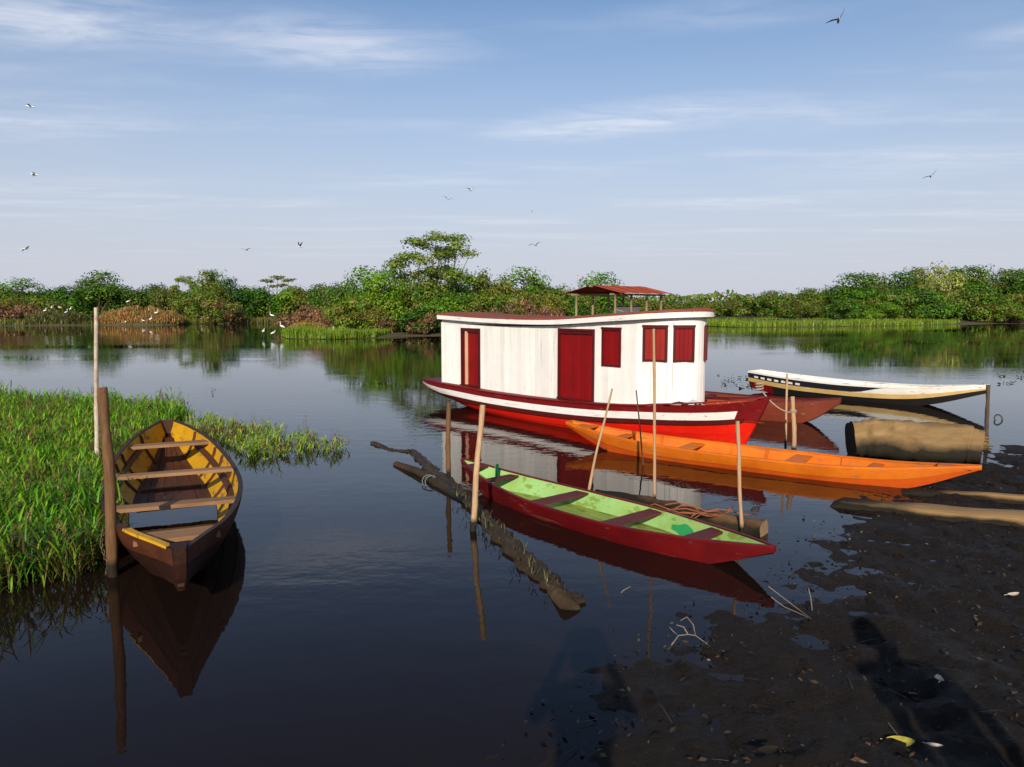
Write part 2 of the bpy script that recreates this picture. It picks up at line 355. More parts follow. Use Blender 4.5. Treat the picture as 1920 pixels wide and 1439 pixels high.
# mud
m, nt, b = newmat('black_mud'); M['mud'] = m
v = nd(nt, 'ShaderNodeTexCoord').outputs['Object']
n1 = noise_node(nt, v, 1.6, 8, 0.7); n2 = noise_node(nt, v, 14, 8, 0.75); n3 = noise_node(nt, v, 45, 4, 0.6)
base = mixcol(nt, ramp(nt, n1, [(0.35, 0.0), (0.7, 1.0)]), (0.0085, 0.0058, 0.0042), (0.021, 0.013, 0.008))
base = mixcol(nt, ramp(nt, n2, [(0.55, 0.0), (0.75, 0.8)]), base, (0.045, 0.026, 0.013))
base = mixcol(nt, ramp(nt, n3, [(0.62, 0.0), (0.72, 0.6)]), base, (0.012, 0.013, 0.010))
nt.links.new(base, b.inputs['Base Color'])
nt.links.new(ramp(nt, n1, [(0.35, 0.5), (0.6, 0.85)]), b.inputs['Roughness']); b.inputs['Specular IOR Level'].default_value = 0.2
ad = nd(nt, 'ShaderNodeMath', operation='MULTIPLY_ADD'); nt.links.new(n3, ad.inputs[0]); ad.inputs[1].default_value = 0.35; nt.links.new(n2, ad.inputs[2])
bump(nt, b, ad.outputs[0], 1.0, 0.09)
# marsh soil
m, nt, b = newmat('marsh_soil'); M['soil'] = m
v = nd(nt, 'ShaderNodeTexCoord').outputs['Object']; n1 = noise_node(nt, v, 0.6, 8, 0.7)
nt.links.new(mixcol(nt, ramp(nt, n1, [(0.4, 0.0), (0.6, 1.0)]), (0.055, 0.06, 0.018), (0.07, 0.045, 0.02)), b.inputs['Base Color'])
b.inputs['Roughness'].default_value = 0.9; bump(nt, b, n1, 0.8, 0.1)

# ------------------------------------------------------------------ the setting
mb = MB(); mb.grid([[(-3000, -200, 0), (3000, -200, 0)], [(-3000, 3000, 0), (3000, 3000, 0)]])
tag(mb.build('water', M['water']), 'calm dark lake water mirroring boats and sky', kind='structure')

SHORE = [(60, 20), (14, 14.5), (8.6, 11.9), (7.4, 11.2), (6.4, 10.5), (5.5, 9.7), (4.6, 8.75), (3.8, 7.75), (3.2, 6.9), (2.65, 6.05), (2.1, 5.5), (1.7, 5.05), (0.95, 4.45), (0.62, 3.96),
         (0.30, 3.45), (-0.4, 2.9), (-1.6, 2.5), (-6, 2.1), (-60, 1.5)]
def shore_sd(x, y):                         # + on land
    best = 1e9; sgn = 1
    for i in range(len(SHORE) - 1):
        ax, ay = SHORE[i]; bx, by = SHORE[i+1]; dx, dy = bx - ax, by - ay
        t = min(1, max(0, ((x - ax) * dx + (y - ay) * dy) / (dx*dx + dy*dy)))
        qx, qy = x - ax - t*dx, y - ay - t*dy; d = qx*qx + qy*qy
        if d < best - 1e-9: best = d; sgn = 1 if dx * qy - dy * qx > 0 else -1
    return math.sqrt(best) * sgn
def mud_h(x, y, fine=True):
    sd = shore_sd(x, y)
    nz = noise.noise
    sd += 0.22 * nz(Vector((x * 1.1, y * 1.1, 3.1))) + 0.12 * nz(Vector((x * 3.5, y * 3.5, 7.7)))
    if sd > 0: h = 0.012 + 0.10 * (1 - math.exp(-sd * 0.5)) + 0.02 * max(0, sd - 2)
    else: h = 0.006 + 0.05 * sd if sd > -1 else -0.044 + 0.35 * (sd + 1)
    h = max(h, -1.4)
    h += 0.5 * sstep(3.0, 0.6, y) * sstep(-1.0, 0.6, sd)
    if fine:
        a = sstep(-0.8, 0.7, sd)
        h += a * (0.05 * (abs(nz(Vector((x * 2.3, y * 2.3, 20)))) - .25) + 0.040 * nz(Vector((x * 1.7, y * 1.7, 0))) + 0.036 * nz(Vector((x * 4.3, y * 4.3, 1))) + 0.030 * nz(Vector((x * 9, y * 9, 2)))
                  + 0.024 * abs(nz(Vector((x * 19, y * 19, 4)))) - 0.010)
        h += (1 - a) * sstep(-1.6, -0.2, sd) * (0.05 * max(0, nz(Vector((x * 7, y * 7, 12))) - 0.1) + .016 * nz(Vector((x * 2.1, y * 2.1, 15))))
    return h
xs = list(np.arange(-60, -2.5, 2.5)) + list(np.arange(-2.5, 9.5, 0.05)) + list(np.arange(9.5, 62, 2.5))
ys = list(np.arange(-40, 2.4, 1.6)) + list(np.arange(2.4, 12.6, 0.05)) + list(np.arange(12.6, 26, 1.5))
rows = []
for y in ys:
    rows.append([(x, y, mud_h(x, y, -3 < x < 10 and 2 < y < 13)) for x in xs])
mb = MB(); mb.grid(rows)
tag(mb.build('mud_bank', M['mud'], smooth=True), 'wet black mud bank strewn with leaf litter', kind='structure')

def bank(name, outline, h, label, seed):
    pts = [Vector((p[0], p[1], 0)) for p in outline]
    dense = []
    for i in range(len(pts)):
        a, b2 = pts[i], pts[(i+1) % len(pts)]
        k = max(2, int((b2 - a).length / 1.5))
        for j in range(k):
            p = a.lerp(b2, j / k); q = noise.noise(Vector((p.x * 0.25, p.y * 0.25, seed)))
            dense.append(p + Vector((q * 1.2, q * 1.2 + noise.noise(Vector((p.x, p.y, seed))) * 0.5, 0)))
    c = sum(dense, Vector()) / len(dense)
    rows = []
    for k, z in ((0.0, -0.3), (0.5, 0.02), (2.0, 0.12), (5.0, h * 0.6), (11.0, h)):
        row = []
        for p in dense:
            d = (c - p); L = d.length
            row.append(p + d * min(0.95, k / L) + Vector((0, 0, z)))
        rows.append(row)
    mb = MB(); mb.grid(rows, close_v=True)
    b0 = len(mb.v); mb.v.append((c.x, c.y, h)); n = len(dense); s = 4 * n
    for i in range(n): mb.f.append((s + i, s + (i+1) % n, b0))
    return tag(mb.build(name, M['soil'], smooth=True), label, kind='structure')
bank('marsh_bank', [(-95, 86), (-70, 84), (-52, 86), (-45, 91), (-38, 97), (-31, 101), (-20, 118), (-20, 150), (-120, 150)], 0.5, 'low marshy far bank on the left', 1.0)
bank('island', [(-17.5, 56), (-15.5, 51.5), (-12, 50.5), (-9.8, 52.5), (-8, 55.5), (-3, 58), (3, 60), (9, 66), (13, 78), (8, 98), (-14, 98), (-22, 78)], 0.4, 'low bushy island behind the houseboat', 2.0)
bank('river_bank', [(18, 88), (24, 80), (34, 82), (45, 87), (54, 93), (62, 97), (95, 100), (100, 160), (20, 160), (14, 118)], 0.6, 'grassy far bank on the right', 3.0)
mb = MB(); rows = []
for y, z in ((128, -0.4), (134, 0.2), (160, 0.6), (400, 1.0), (3200, 3.0)):
    rows.append([(x, y, z) for x in (-3000, -800, -200, -60, 0, 60, 200, 800, 3000)])
mb.grid(rows); tag(mb.build('terrain', M['soil'], smooth=True), 'flat land behind the lake', kind='structure')
mb = MB()
gp = [(-13, 17.2), (-11, 16.6), (-8.8, 16.0), (-6.9, 15.4), (-6.1, 14.2), (-5.75, 12.2), (-5.35, 10.6), (-4.85, 8.8), (-4.45, 7.3), (-4.0, 6.4), (-4.1, 5.75), (-5.0, 5.5), (-7, 5.4), (-13, 5.6)]
GRASS_POLY = gp
c = Vector((-8.5, 10.5, 0)); rows = []
for k, z in ((0.0, -0.15), (0.06, 0.0), (0.16, 0.05), (0.5, 0.09)):
    rows.append([Vector((p[0], p[1], 0)).lerp(c, k) + Vector((0, 0, z)) for p in gp])
mb.grid(rows, close_v=True); mb.f.append(tuple(len(mb.v) - len(gp) + i for i in range(len(gp))))
tag(mb.build('grass_mat', M['mud'], smooth=True), 'soggy floating mat under the left reeds', kind='structure')

# ------------------------------------------------------------------ houseboat
HB_A = math.atan2(-4.39, 3.66)
HB = empty('houseboat', (3.88 - 8.6 * math.cos(HB_A), 11.46 - 8.6 * math.sin(HB_A), 0), HB_A)
tag(HB, 'red wooden houseboat with long white plank cabin and dark red doors', 'boat')
zs_f = curve_fn([(0, .50), (1.6, .485), (3, .455), (5.2, .485), (6.9, .575), (8.0, .69), (8.6, .785)])
hb_f = curve_fn([(0, .60), (0.35, .74), (1.2, .88), (3, .95), (5, .97), (6.3, .93), (7.2, .74), (8.0, .40), (8.6, .035)])
zb_f = curve_fn([(0, .28), (0.6, .16), (1.3, .02), (2.2, -.16), (3.5, -.28), (8.6, -.30)])
def hb_pt(u, w, side, off=0.0):             # w metres below the sheer
    zs, zb = zs_f(u), zb_f(u); depth = zs - zb
    comp = min(1, depth / 0.42); w = min(w * comp, depth)
    z = zs - w; s = max(0.0, (z - zb) / depth)
    m = sstep(5.0, 8.6, u)
    full = (1 - (1 - s) ** 3) ** 0.6; fine = s ** 0.75
    half = hb_f(u) * lerp(full, fine, m * 0.8)
    x = u - 0.45 * (zs - z) / 0.86 * sstep(5.6, 8.6, u) ** 2
    return Vector((x, side * (half + off), z))
US = list(np.linspace(0, 8.6, 60))
def hb_band(name, w0, w1, mat, off=0.0, n=3, u1=8.6, thick=0.0, smooth=True, grow=(0.0, 0.0)):
    for side in (-1, 1):
        mb = MB(); rows = []
        for u in US:
            if u > u1: continue
            k9 = sstep(6.5, 8.6, u); a9, b9 = w0 * (1 + grow[0] * k9), w1 * (1 + grow[1] * k9)
            prof = [hb_pt(u, lerp(a9, b9, k / n), side, off) for k in range(n + 1)]
            if thick:
                prof += [hb_pt(u, lerp(b9, a9, k / n), side, off - thick) for k in range(n + 1)]
            rows.append(prof)
        base = mb.grid(rows, close_v=bool(thick)); k = len(rows[0])
        if thick:
            mb.cap([base + i for i in range(k)]); e = base + (len(rows) - 1) * k; mb.cap([e + k - 1 - i for i in range(k)])
        mb.build(name, mat, HB, smooth=smooth, autosmooth=35)
hb_band('sheer_strake', 0.0, 0.085, M['strake_red'], 0.006, n=2, thick=0.03, grow=(0, .8))
hb_band('white_stripe', 0.085, 0.205, M['white_trim'], 0.012, n=2, u1=8.45, thick=0.03, grow=(.8, .40))
hb_band('rubbing_rail', 0.205, 0.285, M['rail_red'], 0.045, n=2, u1=8.5, thick=0.06, grow=(.40, .28))
hb_band('bow_strake', 0.085, 0.30, M['strake_red'], 0.0, n=3, grow=(.8, .3))
# scarlet planking below the rail, three strakes a side
def hull_planks():
    for side in (-1, 1):
        for k, (a, b2, off) in enumerate(((0.28, 0.42, 0.010), (0.42, 0.56, 0.004), (0.56, 1.6, 0.0))):
            mb = MB(); rows = []
            for u in US:
                g = 1 + 0.28 * sstep(6.5, 8.6, u); rows.append([hb_pt(u, lerp(a * g, b2 * g, j / 5), side, off) for j in range(6)])
            mb.grid(rows); mb.build('hull_plank', M['hull_red'], HB, smooth=True)
hull_planks()
mb = MB(); st = []                          # transom
for w in np.linspace(0, 0.3, 7): st.append(hb_pt(0, w, -1))
for w in np.linspace(0.3, 0, 7): st.append(hb_pt(0, w, 1))
mb.v = [tuple(p) for p in st]; mb.f = [tuple(range(len(st)))]
mb.build('transom', M['strake_red'], HB)
mb = MB()                                   # stem post
stem = [hb_pt(8.6, w, 1) * 1 for w in (0.0, 0.2, 0.4, 0.7, 1.0)]
rows = [[Vector((p.x - 0.06, -0.045, p.z)), Vector((p.x + 0.045, -0.02, p.z)), Vector((p.x + 0.045, 0.02, p.z)), Vector((p.x - 0.06, 0.045, p.z))] for p in stem]
rows[0] = [q + Vector((0, 0, 0.035)) for q in rows[0]]
base = mb.grid(rows, close_v=True); mb.cap([0, 1, 2, 3]); mb.build('stem_post', M['hull_red'], HB)
mb = MB(); p = [hb_pt(8.6, w, 1) for w in (-0.0, 0.17, 0.36)]
rows = [[Vector((q.x - 0.10, -0.06, q.z)), Vector((q.x + 0.052, -0.026, q.z)), Vector((q.x + 0.052, 0.026, q.z)), Vector((q.x - 0.10, 0.06, q.z))] for q in p]
rows[0] = [q + Vector((0, 0, 0.04)) for q in rows[0]]
mb.grid(rows, close_v=True); mb.cap([0, 1, 2, 3]); mb.build('stem_cap', M['strake_red'], HB)
# deck: boards running fore and aft, up to the bow well
UD = [u for u in US if u <= 7.05]
nb = 12
for k in range(nb):
    mb = MB(); rows = []
    for u in UD:
        h = hb_f(u) - 0.012; y0 = lerp(-h, h, k / nb) + 0.003; y1 = lerp(-h, h, (k + 1) / nb) - 0.003; z = zs_f(u) + 0.012
        rows.append([Vector((u, y0, z - 0.03)), Vector((u, y0, z)), Vector((u, y1, z)), Vector((u, y1, z - 0.03))])
    base = mb.grid(rows); mb.cap([3, 2, 1, 0]); e = (len(rows) - 1) * 4; mb.cap([e, e+1, e+2, e+3])
    mb.build('deck_board', M['deck_red'], HB)
# bow well: floor and inner lining
mb = MB(); rows = []
for u in [x for x in US if x > 6.95]:
    h = max(0.0, hb_pt(u, zs_f(u) - 0.43, 1, -0.05).y); rows.append([Vector((u, -h, 0.42)), Vector((u, h, 0.42))])
mb.grid(rows); mb.build('well_floor', M['well_orange'], HB)
for side in (-1, 1):
    mb = MB(); rows = []
    for u in [x for x in US if 6.95 < x < 8.42]:
        rows.append([])
        for f in (0.0, 0.33, 0.66, 1.0):
            q = hb_pt(u, (zs_f(u) - 0.43) * f, side, -0.055); q.y = side * max(0.0, side * q.y); rows[-1].append(q)
    mb.grid(rows); mb.build('bulwark_lining', M['well_orange'], HB, smooth=True)
    for u in (7.3, 7.6, 7.9):              # ribs of the well
        a = hb_pt(u, 0.02, side, -0.07); c9 = hb_pt(u, zs_f(u) - 0.43, side, -0.07); mb = MB(); mb.tube([a, c9], .024, 4); mb.build('bulwark_rib', M['well_orange'], HB)
    mb = MB(); rows = []                    # cap rail
    for u in US:
        z = zs_f(u) + 0.014 + (0.012 if u > 6.9 else 0.0); h = hb_f(u)
        i, o = max(0.0, h - 0.075), h + 0.02
        rows.append([Vector((u, side * i, z)), Vector((u, side * i, z + 0.022)), Vector((u, side * o, z + 0.022)), Vector((u, side * o, z))])
    mb.grid(rows, close_v=True); mb.cap([0, 1, 2, 3]); mb.build('cap_rail', M['strake_red'], HB)
# cabin
WV, AU, AA = 0.64, 6.55, 0.80               # half width, start of the rounded front, its depth
wall_bot = lambda u: zs_f(min(u, 7.0)) + 0.012
wall_top = curve_fn([(0.8, 1.86), (2.6, 1.80), (4.5, 1.84), (5.6, 1.92), (6.6, 1.98), (7.4, 2.02)])
def arc(th, off=0.0):
    t = R(th); n = Vector((math.cos(t) / AA, math.sin(t) / WV, 0)).normalized()
    return Vector((AU + AA * math.cos(t), WV * math.sin(t), 0)) + n * off
path = [Vector((0.87, -WV, 0)), Vector((AU, -WV, 0))] + [arc(t) for t in range(-85, 86, 5)] + [Vector((AU, WV, 0)), Vector((0.87, WV, 0))]
mb = MB()
ins = [Vector((0.90, -WV + .03, 0))] + [Vector((AU, -WV + .03, 0))] + [arc(t, -0.03) for t in range(-85, 86, 5)] + [Vector((AU, WV - .03, 0)), Vector((0.90, WV - .03, 0))]
mb.grid([[Vector((p.x, p.y, wall_bot(p.x) - 0.01)) for p in ins], [Vector((p.x, p.y, wall_top(p.x) + 0.04)) for p in ins]], close_v=True)
CAB = mb.build('cabin_lining', M['inside'], HB)
def wall_plank(a, b2, n, z0=None, z1=None, name='wall_plank', mat=None, off0=0.0, th=0.024, parent=None, gap=0.003):
    d = (b2 - a); L = d.length; d.normalize(); a = a + d * gap; b2 = b2 - d * gap
    def zz(f, p, z): return z if z is not None else f(p.x)
    j = random.uniform(-0.003, 0.003) + off0
    p = []
    for f, z in ((wall_bot, z0), (wall_top, z1)):
        p += [a - n*(th-j) + Vector((0, 0, zz(f, a, z))), b2 - n*(th-j) + Vector((0, 0, zz(f, b2, z))), b2 + n*j + Vector((0, 0, zz(f, b2, z))), a + n*j + Vector((0, 0, zz(f, a, z)))]
    mb = MB(); mb.hexa([p[3], p[2], p[1], p[0], p[7], p[6], p[5], p[4]])
    return mb.build(name, mat or M['white'], parent or CAB)
random.seed(5)
NS = Vector((0, -1, 0))
openings = [(1.60, 2.27, None, 1.74), (4.66, 5.59, None, 1.80), (5.77, 6.21, 1.165, 1.82)]
u = 0.87
for (a, b2, z0, z1) in openings + [(AU, AU, 0, 0)]:
    k = max(1, round((a - u) / 0.135)); w = (a - u) / k
    for i in range(k): wall_plank(Vector((u + i*w, -WV, 0)), Vector((u + (i+1)*w, -WV, 0)), NS)
    if b2 > a:
        k = max(1, round((b2 - a) / 0.15)); w = (b2 - a) / k
        for i in range(k):
            A_, B_ = Vector((a + i*w, -WV, 0)), Vector((a + (i+1)*w, -WV, 0))
            wall_plank(A_, B_, NS, z0=z1)
            if z0: wall_plank(A_, B_, NS, z1=z0)
    u = b2
for i in range(20):                         # far side and back
    w = (AU - 0.87) / 20; wall_plank(Vector((AU - i*w, WV, 0)), Vector((AU - (i+1)*w, WV, 0)), Vector((0, 1, 0)))
for i in range(9):
    w = 2 * (WV - 0.03) / 9; y = WV - 0.03 - i*w; wall_plank(Vector((0.872, y, 0)), Vector((0.872, y - w, 0)), Vector((-1, 0, 0)))
wins = [(-80, -49), (-42, -12), (12, 42), (49, 80)]
edges = [-90, -80, -49, -42, -12, 12, 42, 49, 80, 90]
WZ0, WZ1 = 1.30, 1.875
for a, b2 in zip(edges[:-1], edges[1:]):
    k = max(1, round((b2 - a) / 9)); isw = (a, b2) in wins
    for i in range(k):
        t0, t1 = lerp(a, b2, i / k), lerp(a, b2, (i+1) / k); A_, B_ = arc(t0), arc(t1)
        tm = R((t0 + t1) / 2); n = Vector((math.cos(tm) / AA, math.sin(tm) / WV, 0)).normalized()
        if isw: wall_plank(A_, B_, n, z0=WZ1); wall_plank(A_, B_, n, z1=WZ0)
        else: wall_plank(A_, B_, n)
def opening_frame(mb, A_, B_, n, z0, z1, w=0.035, proud=0.02, sill=True):
    d = (B_ - A_).normalized(); up = Vector((0, 0, 1)); c = (A_ + B_) / 2; hl = (B_ - A_).length / 2
    th = 0.02 + proud / 2; o = n * (proud / 2 - 0.02)
    for e, s in ((A_, 1), (B_, -1)): mb.box(e + d*s*w/2 + o + up*(z0 + z1)/2, (w/2, th, (z1 - z0)/2), d, n, up)
    mb.box(c + o + up*(z1 - w/2), (hl - w, th - 0.002, w/2), d, n, up)
    if sill: mb.box(c + o + up*(z0 + w/2), (hl - w, th - 0.002, w/2), d, n, up)
def boards(name, A_, B_, n, z0, z1, k, mat, parent, depth):
    for i in range(k):
        a = A_.lerp(B_, i / k); b2 = A_.lerp(B_, (i + 1) / k)
        wall_plank(a - n*depth, b2 - n*depth, n, z0, z1, name, mat, 0.0, 0.018, parent, 0.0025)
def door(u0, u1, z1, k, split=None):
    A_, B_ = Vector((u0, -WV, 0)), Vector((u1, -WV, 0)); z0 = wall_bot((u0 + u1) / 2) + 0.006
    mb = MB(); opening_frame(mb, A_, B_, NS, z0, z1, 0.045 if k > 4 else 0.055, 0.026, False)
    d_ = mb.build('door', M['frame_red'], HB)
    boards('door_plank', A_ + Vector((0.04, 0, 0)), B_ - Vector((0.04, 0, 0)), NS, z0 + 0.01, z1 - 0.04, k, M['door_red'], d_, 0.014)
    mb = MB(); mb.box(((u0 + u1)/2, -WV - 0.006, z1 - 0.075), ((u1 - u0)/2 - 0.046, 0.012, 0.02)); mb.build('door_head', M['frame_red'], d_)
    mb = MB(); mb.box(((u0 + u1)/2, -WV - 0.02, z0 + 0.012), ((u1 - u0)/2, 0.03, 0.014)); mb.build('threshold', M['frame_red'], d_)
    return d_
d1 = door(1.60, 2.27, 1.74, 4)
mb = MB(); mb.box((1.795, -WV - 0.012, 1.10), (0.032, 0.018, 0.57)); mb.build('jamb_post', M['post_cream'], d1)
door(4.66, 5.59, 1.80, 8)
def window(A_, B_, n, z0, z1, k, mat, parts):
    mb = MB(); opening_frame(mb, A_, B_, n, z0, z1, 0.032, 0.024)
    w_ = mb.build('window', M['frame_red'], HB)
    d = (B_ - A_).normalized()
    boards('shutter_plank', A_ + d*0.028, B_ - d*0.028, n, z0 + 0.028, z1 - 0.028, k, mat, w_, 0.006)
    if parts:
        mb = MB(); mb.box((A_ + B_)/2 + n*0.006 + Vector((0, 0, (z0 + z1)/2)), (0.014, 0.012, (z1 - z0)/2 - 0.034), d, n, Vector((0, 0, 1))); mb.build('shutter_strip', M['post_cream'] if parts == 2 else M['frame_red'], w_)
    mb = MB(); mb.box((A_ + B_)/2 + n*0.012 + Vector((0, 0, z1 + 0.012)), ((B_ - A_).length/2 + 0.012, 0.018, 0.012), d, n, Vector((0, 0, 1))); mb.build('window_head', M['rail_red'], w_)
    return w_
window(Vector((5.77, -WV, 0)), Vector((6.21, -WV, 0)), NS, 1.165, 1.82, 3, M['door_red'], 0)
for i, (a, b2) in enumerate(wins):
    A_, B_ = arc(a), arc(b2); d = (B_ - A_).normalized(); n = Vector((d.y, -d.x, 0))
    bow_ = (arc((a + b2) / 2) - (A_ + B_) / 2).length
    window(A_ + n * bow_ * 0.7, B_ + n * bow_ * 0.7, n, WZ0, WZ1, 4, M['shutter_red'] if i == 0 else M['door_red'], 1 if i == 0 else 0)
# corner trims and skirting
for (x, y) in ((0.862, -WV - 0.004),):
    mb = MB(); mb.box((x + 0.02, y, (wall_bot(1) + wall_top(1)) / 2), (0.03, 0.012, (wall_top(1) - wall_bot(1)) / 2)); mb.build('corner_board', M['white'], HB)
# roof: a sheet with camber, white fascia round it, red top
RV, RU, RA = 0.76, 6.6, 0.86
roof_top = curve_fn([(0.72, 2.045), (2.7, 1.985), (4.6, 1.985), (6.0, 2.065), (7.3, 2.14), (7.8, 2.165)])
rp = [Vector((0.84, -RV, 0))] + [Vector((u, -RV, 0)) for u in np.linspace(1.2, RU, 22)]
rp += [Vector((RU + RA*math.cos(R(t)), RV*math.sin(R(t)), 0)) for t in range(-80, 81, 8)]
rp += [Vector((u, RV, 0)) for u in np.linspace(RU, 1.2, 22)] + [Vector((0.84, RV, 0))]
def roof_z(p, dz=0): return roof_top(p.x) + dz
mb = MB(); rows = []                        # fascia ring, tilted boards
for off, dz in ((0.0, -0.020), (0.0, -0.118), (-0.028, -0.118), (-0.028, -0.020)):
    rows.append([Vector((p.x * 1 + (off if p.x > RU + 0.5 else (-off if p.x < 0.9 else 0)), p.y * (1 + off / RV), roof_z(p, dz))) for p in rp])
mb.grid(rows, close_u=True, close_v=True); mb.build('fascia', M['white_trim'], HB, autosmooth=30, smooth=True)
mb = MB(); rows = []; n = len(rp)
cl = [Vector((p.x, 0, 0)) for p in rp]
for k, (f, dz) in enumerate(((1.0, -0.020), (1.025, -0.020), (1.025, 0.008), (0.85, 0.018), (0.5, 0.030), (0.0, 0.036))):
    rows.append([Vector((p.x + (0.02 * (1 if p.x > RU + .3 else 0) if f > 1 else 0), p.y * f, roof_z(p, dz))) for p in rp])
mb.grid(rows, close_v=True); mb.build('roof_sheet', M['roof_red'], HB, smooth=True, autosmooth=40)
mb = MB(); mb.grid([[Vector((p.x, p.y * 0.96, roof_z(p, -0.045))) for p in rp], [Vector((p.x, 0, roof_z(p, -0.03))) for p in rp]], close_v=True)
mb.build('roof_soffit', M['white'], HB)
mb = MB(); rows = []                        # wall plate under the soffit
for th, dz in ((0.004, 0.0), (0.004, 0.12), (-0.03, 0.12), (-0.03, 0.0)):
    rows.append([Vector((p.x, p.y * (1 + th / WV), wall_top(p.x) + dz - 0.06)) for p in path])
mb.grid(rows, close_u=True); mb.build('wall_plate', M['white'], HB, smooth=True, autosmooth=30)
# a crumpled plastic sheet and scraps by the cabin front
mb = MB(); rows = []
random.seed(3)
for i in range(9):
    rows.append([Vector((6.95 + i * 0.07, -0.62 + 0.055*j + 0.10*i*0.35, zs_f(min(7.05, 6.95 + i*.07)) + 0.03 + 0.055 * abs(noise.noise(Vector((i*.9, j*.9, 3)))) * 2)) for j in range(6)])
mb.grid(rows); pl_ = mb.build('plastic_sheet', M['plastic'], None, smooth=True)
pl_.location = HB.location; pl_.rotation_euler = HB.rotation_euler
tag(pl_, 'crumpled white plastic sheet on the houseboat deck before the cabin front', 'sheet')
HBM = Matrix.Translation(HB.location) @ Matrix.Rotation(HB_A, 4, 'Z')

# ------------------------------------------------------------------ canoes and skiffs
def boat(name, label, p0, p1, bf, zsf, zbf, rb, strakes, inner_mat, floor_mat, rim_mat, th=0.022, n=44, rim=0.02, cat='canoe', curve=0.35, floor_lift=0.03, floor_n=4):
    """open boat from tip p0 to tip p1; strakes = [(f0, f1, mat, proud)] from sheer (0) to chine (1)"""
    p0, p1 = Vector(p0), Vector(p1); d = p1 - p0; L = math.hypot(d.x, d.y); rz = math.atan2(d.y, d.x)
    root = empty(name, (p0.x, p0.y, 0), rz); tag(root, label, cat)
    b_, zs_, zb_ = curve_fn(bf), curve_fn(zsf), curve_fn(zbf); rb_ = rb if callable(rb) else (lambda t: rb)
    ts = list(np.linspace(0, 1, n))
    def pt(t, f, side, off=0.0, lift=0.0):
        bs, zs, zb = b_(t), zs_(t), zb_(t) + lift
        half = lerp(bs, bs * rb_(t), f ** (1 + curve)) + off; z = lerp(zs, zb, f)
        return Vector((t * L, side * max(half, 0.0), z))
    for side in (-1, 1):
        for (f0, f1, mat, proud) in strakes:
            mb = MB(); rows = []
            for t in ts:
                o = [pt(t, lerp(f0, f1, k / 3), side, proud) for k in range(4)]
                i = [pt(t, lerp(f1, f0, k / 3), side, -0.006) for k in range(4)]
                rows.append(o + i)
            mb.grid(rows, close_v=True); e = (len(rows) - 1) * 8; mb.cap(range(7, -1, -1)); mb.cap([e + q for q in range(8)])
            mb.build('strake', mat, root, smooth=True, autosmooth=40)
        mb = MB(); rows = [[pt(t, k / 5, side, -th, 0.012) for k in range(6)] for t in ts]
        mb.grid(rows); mb.build('side_lining', inner_mat, root, smooth=True)
        mb = MB(); rows = []                # gunwale strip
        for t in ts:
            a = pt(t, 0, side); i = max(0.0, abs(a.y) - th - rim * 0.5); o = abs(a.y) + rim * 0.5
            rows.append([Vector((a.x, side*i, a.z - 0.004)), Vector((a.x, side*i, a.z + rim*0.7)), Vector((a.x, side*o, a.z + rim*0.7)), Vector((a.x, side*o, a.z - 0.012))])
        mb.grid(rows, close_v=True); e = (len(rows) - 1) * 4; mb.cap([0, 1, 2, 3]); mb.cap([e+3, e+2, e+1, e]); mb.build('gunwale', rim_mat, root)
    mb = MB(); rows = []
    for t in ts:
        h = pt(t, 1, 1).y; z = zb_(t); rows.append([Vector((t*L, -h, z)), Vector((t*L, 0, z - 0.012)), Vector((t*L, h, z))])
    mb.grid(rows); mb.build('bottom', strakes[-1][2], root, smooth=True)
    for k in range(floor_n):                # bottom boards
        mb = MB(); rows = []
        for t in ts[1:-1]:
            z = max(zb_(t) + floor_lift, 0.016); f9 = min(1.0, (zs_(t) - z) / max(1e-4, zs_(t) - zb_(t))); h = max(0.0, pt(t, f9, 1).y - th * 0.6)
            y0, y1 = lerp(-h, h, k / floor_n), lerp(-h, h, (k + 1) / floor_n); g = min(0.003, (y1 - y0) * 0.2)
            rows.append([Vector((t*L, y0 + g, z - 0.012)), Vector((t*L, y0 + g, z)), Vector((t*L, y1 - g, z)), Vector((t*L, y1 - g, z - 0.012))])
        mb.grid(rows); mb.build('bottom_board', floor_mat, root)
    root['L'] = L
    for t, s in ((0, -1), (1, 1)):          # end blocks closing the tips
        a = pt(t, 0, 1); c = pt(t, 1, 1); mb = MB(); rows = []
        for f in (0, 0.33, 0.66, 1):
            q = pt(t, f, 1); w = max(q.y, 0.012) + 0.006; x = q.x + s * 0.012
            rows.append([Vector((x - s*0.03, -w, q.z)), Vector((x, -w * 0.7, q.z)), Vector((x, w * 0.7, q.z)), Vector((x - s*0.03, w, q.z))])
        rows[0] = [q + Vector((0, 0, rim * 0.8)) for q in rows[0]]
        mb.grid(rows, close_v=True); mb.cap([0, 1, 2, 3]); mb.build('end_block', rim_mat if rim_mat is not M['green_in'] else M['dark_red'], root)
    return root, pt, L, b_, zs_, zb_
def thwart(root, pt, L, t, w, th, mat, dz=0.0, skew=0.0, f=0.0, name='thwart'):
    mb = MB(); rows = []
    for k in range(9):
        s = -1 + 2 * k / 8; tt = t + skew * s
        h = pt(tt, f, 1).y - 0.012; z = pt(tt, f, 1).z + dz
        x = tt * L; jit = 0.004 * noise.noise(Vector((k * .7, t * 30, 1)))
        rows.append([Vector((x - w/2 + jit, s*h, z - th)), Vector((x - w/2 + jit, s*h, z)), Vector((x + w/2 + jit, s*h, z)), Vector((x + w/2 + jit, s*h, z - th))])
    mb.grid(rows, close_v=True); mb.cap([0, 1, 2, 3]); mb.cap([35, 34, 33, 32]); return mb.build(name, mat, root)
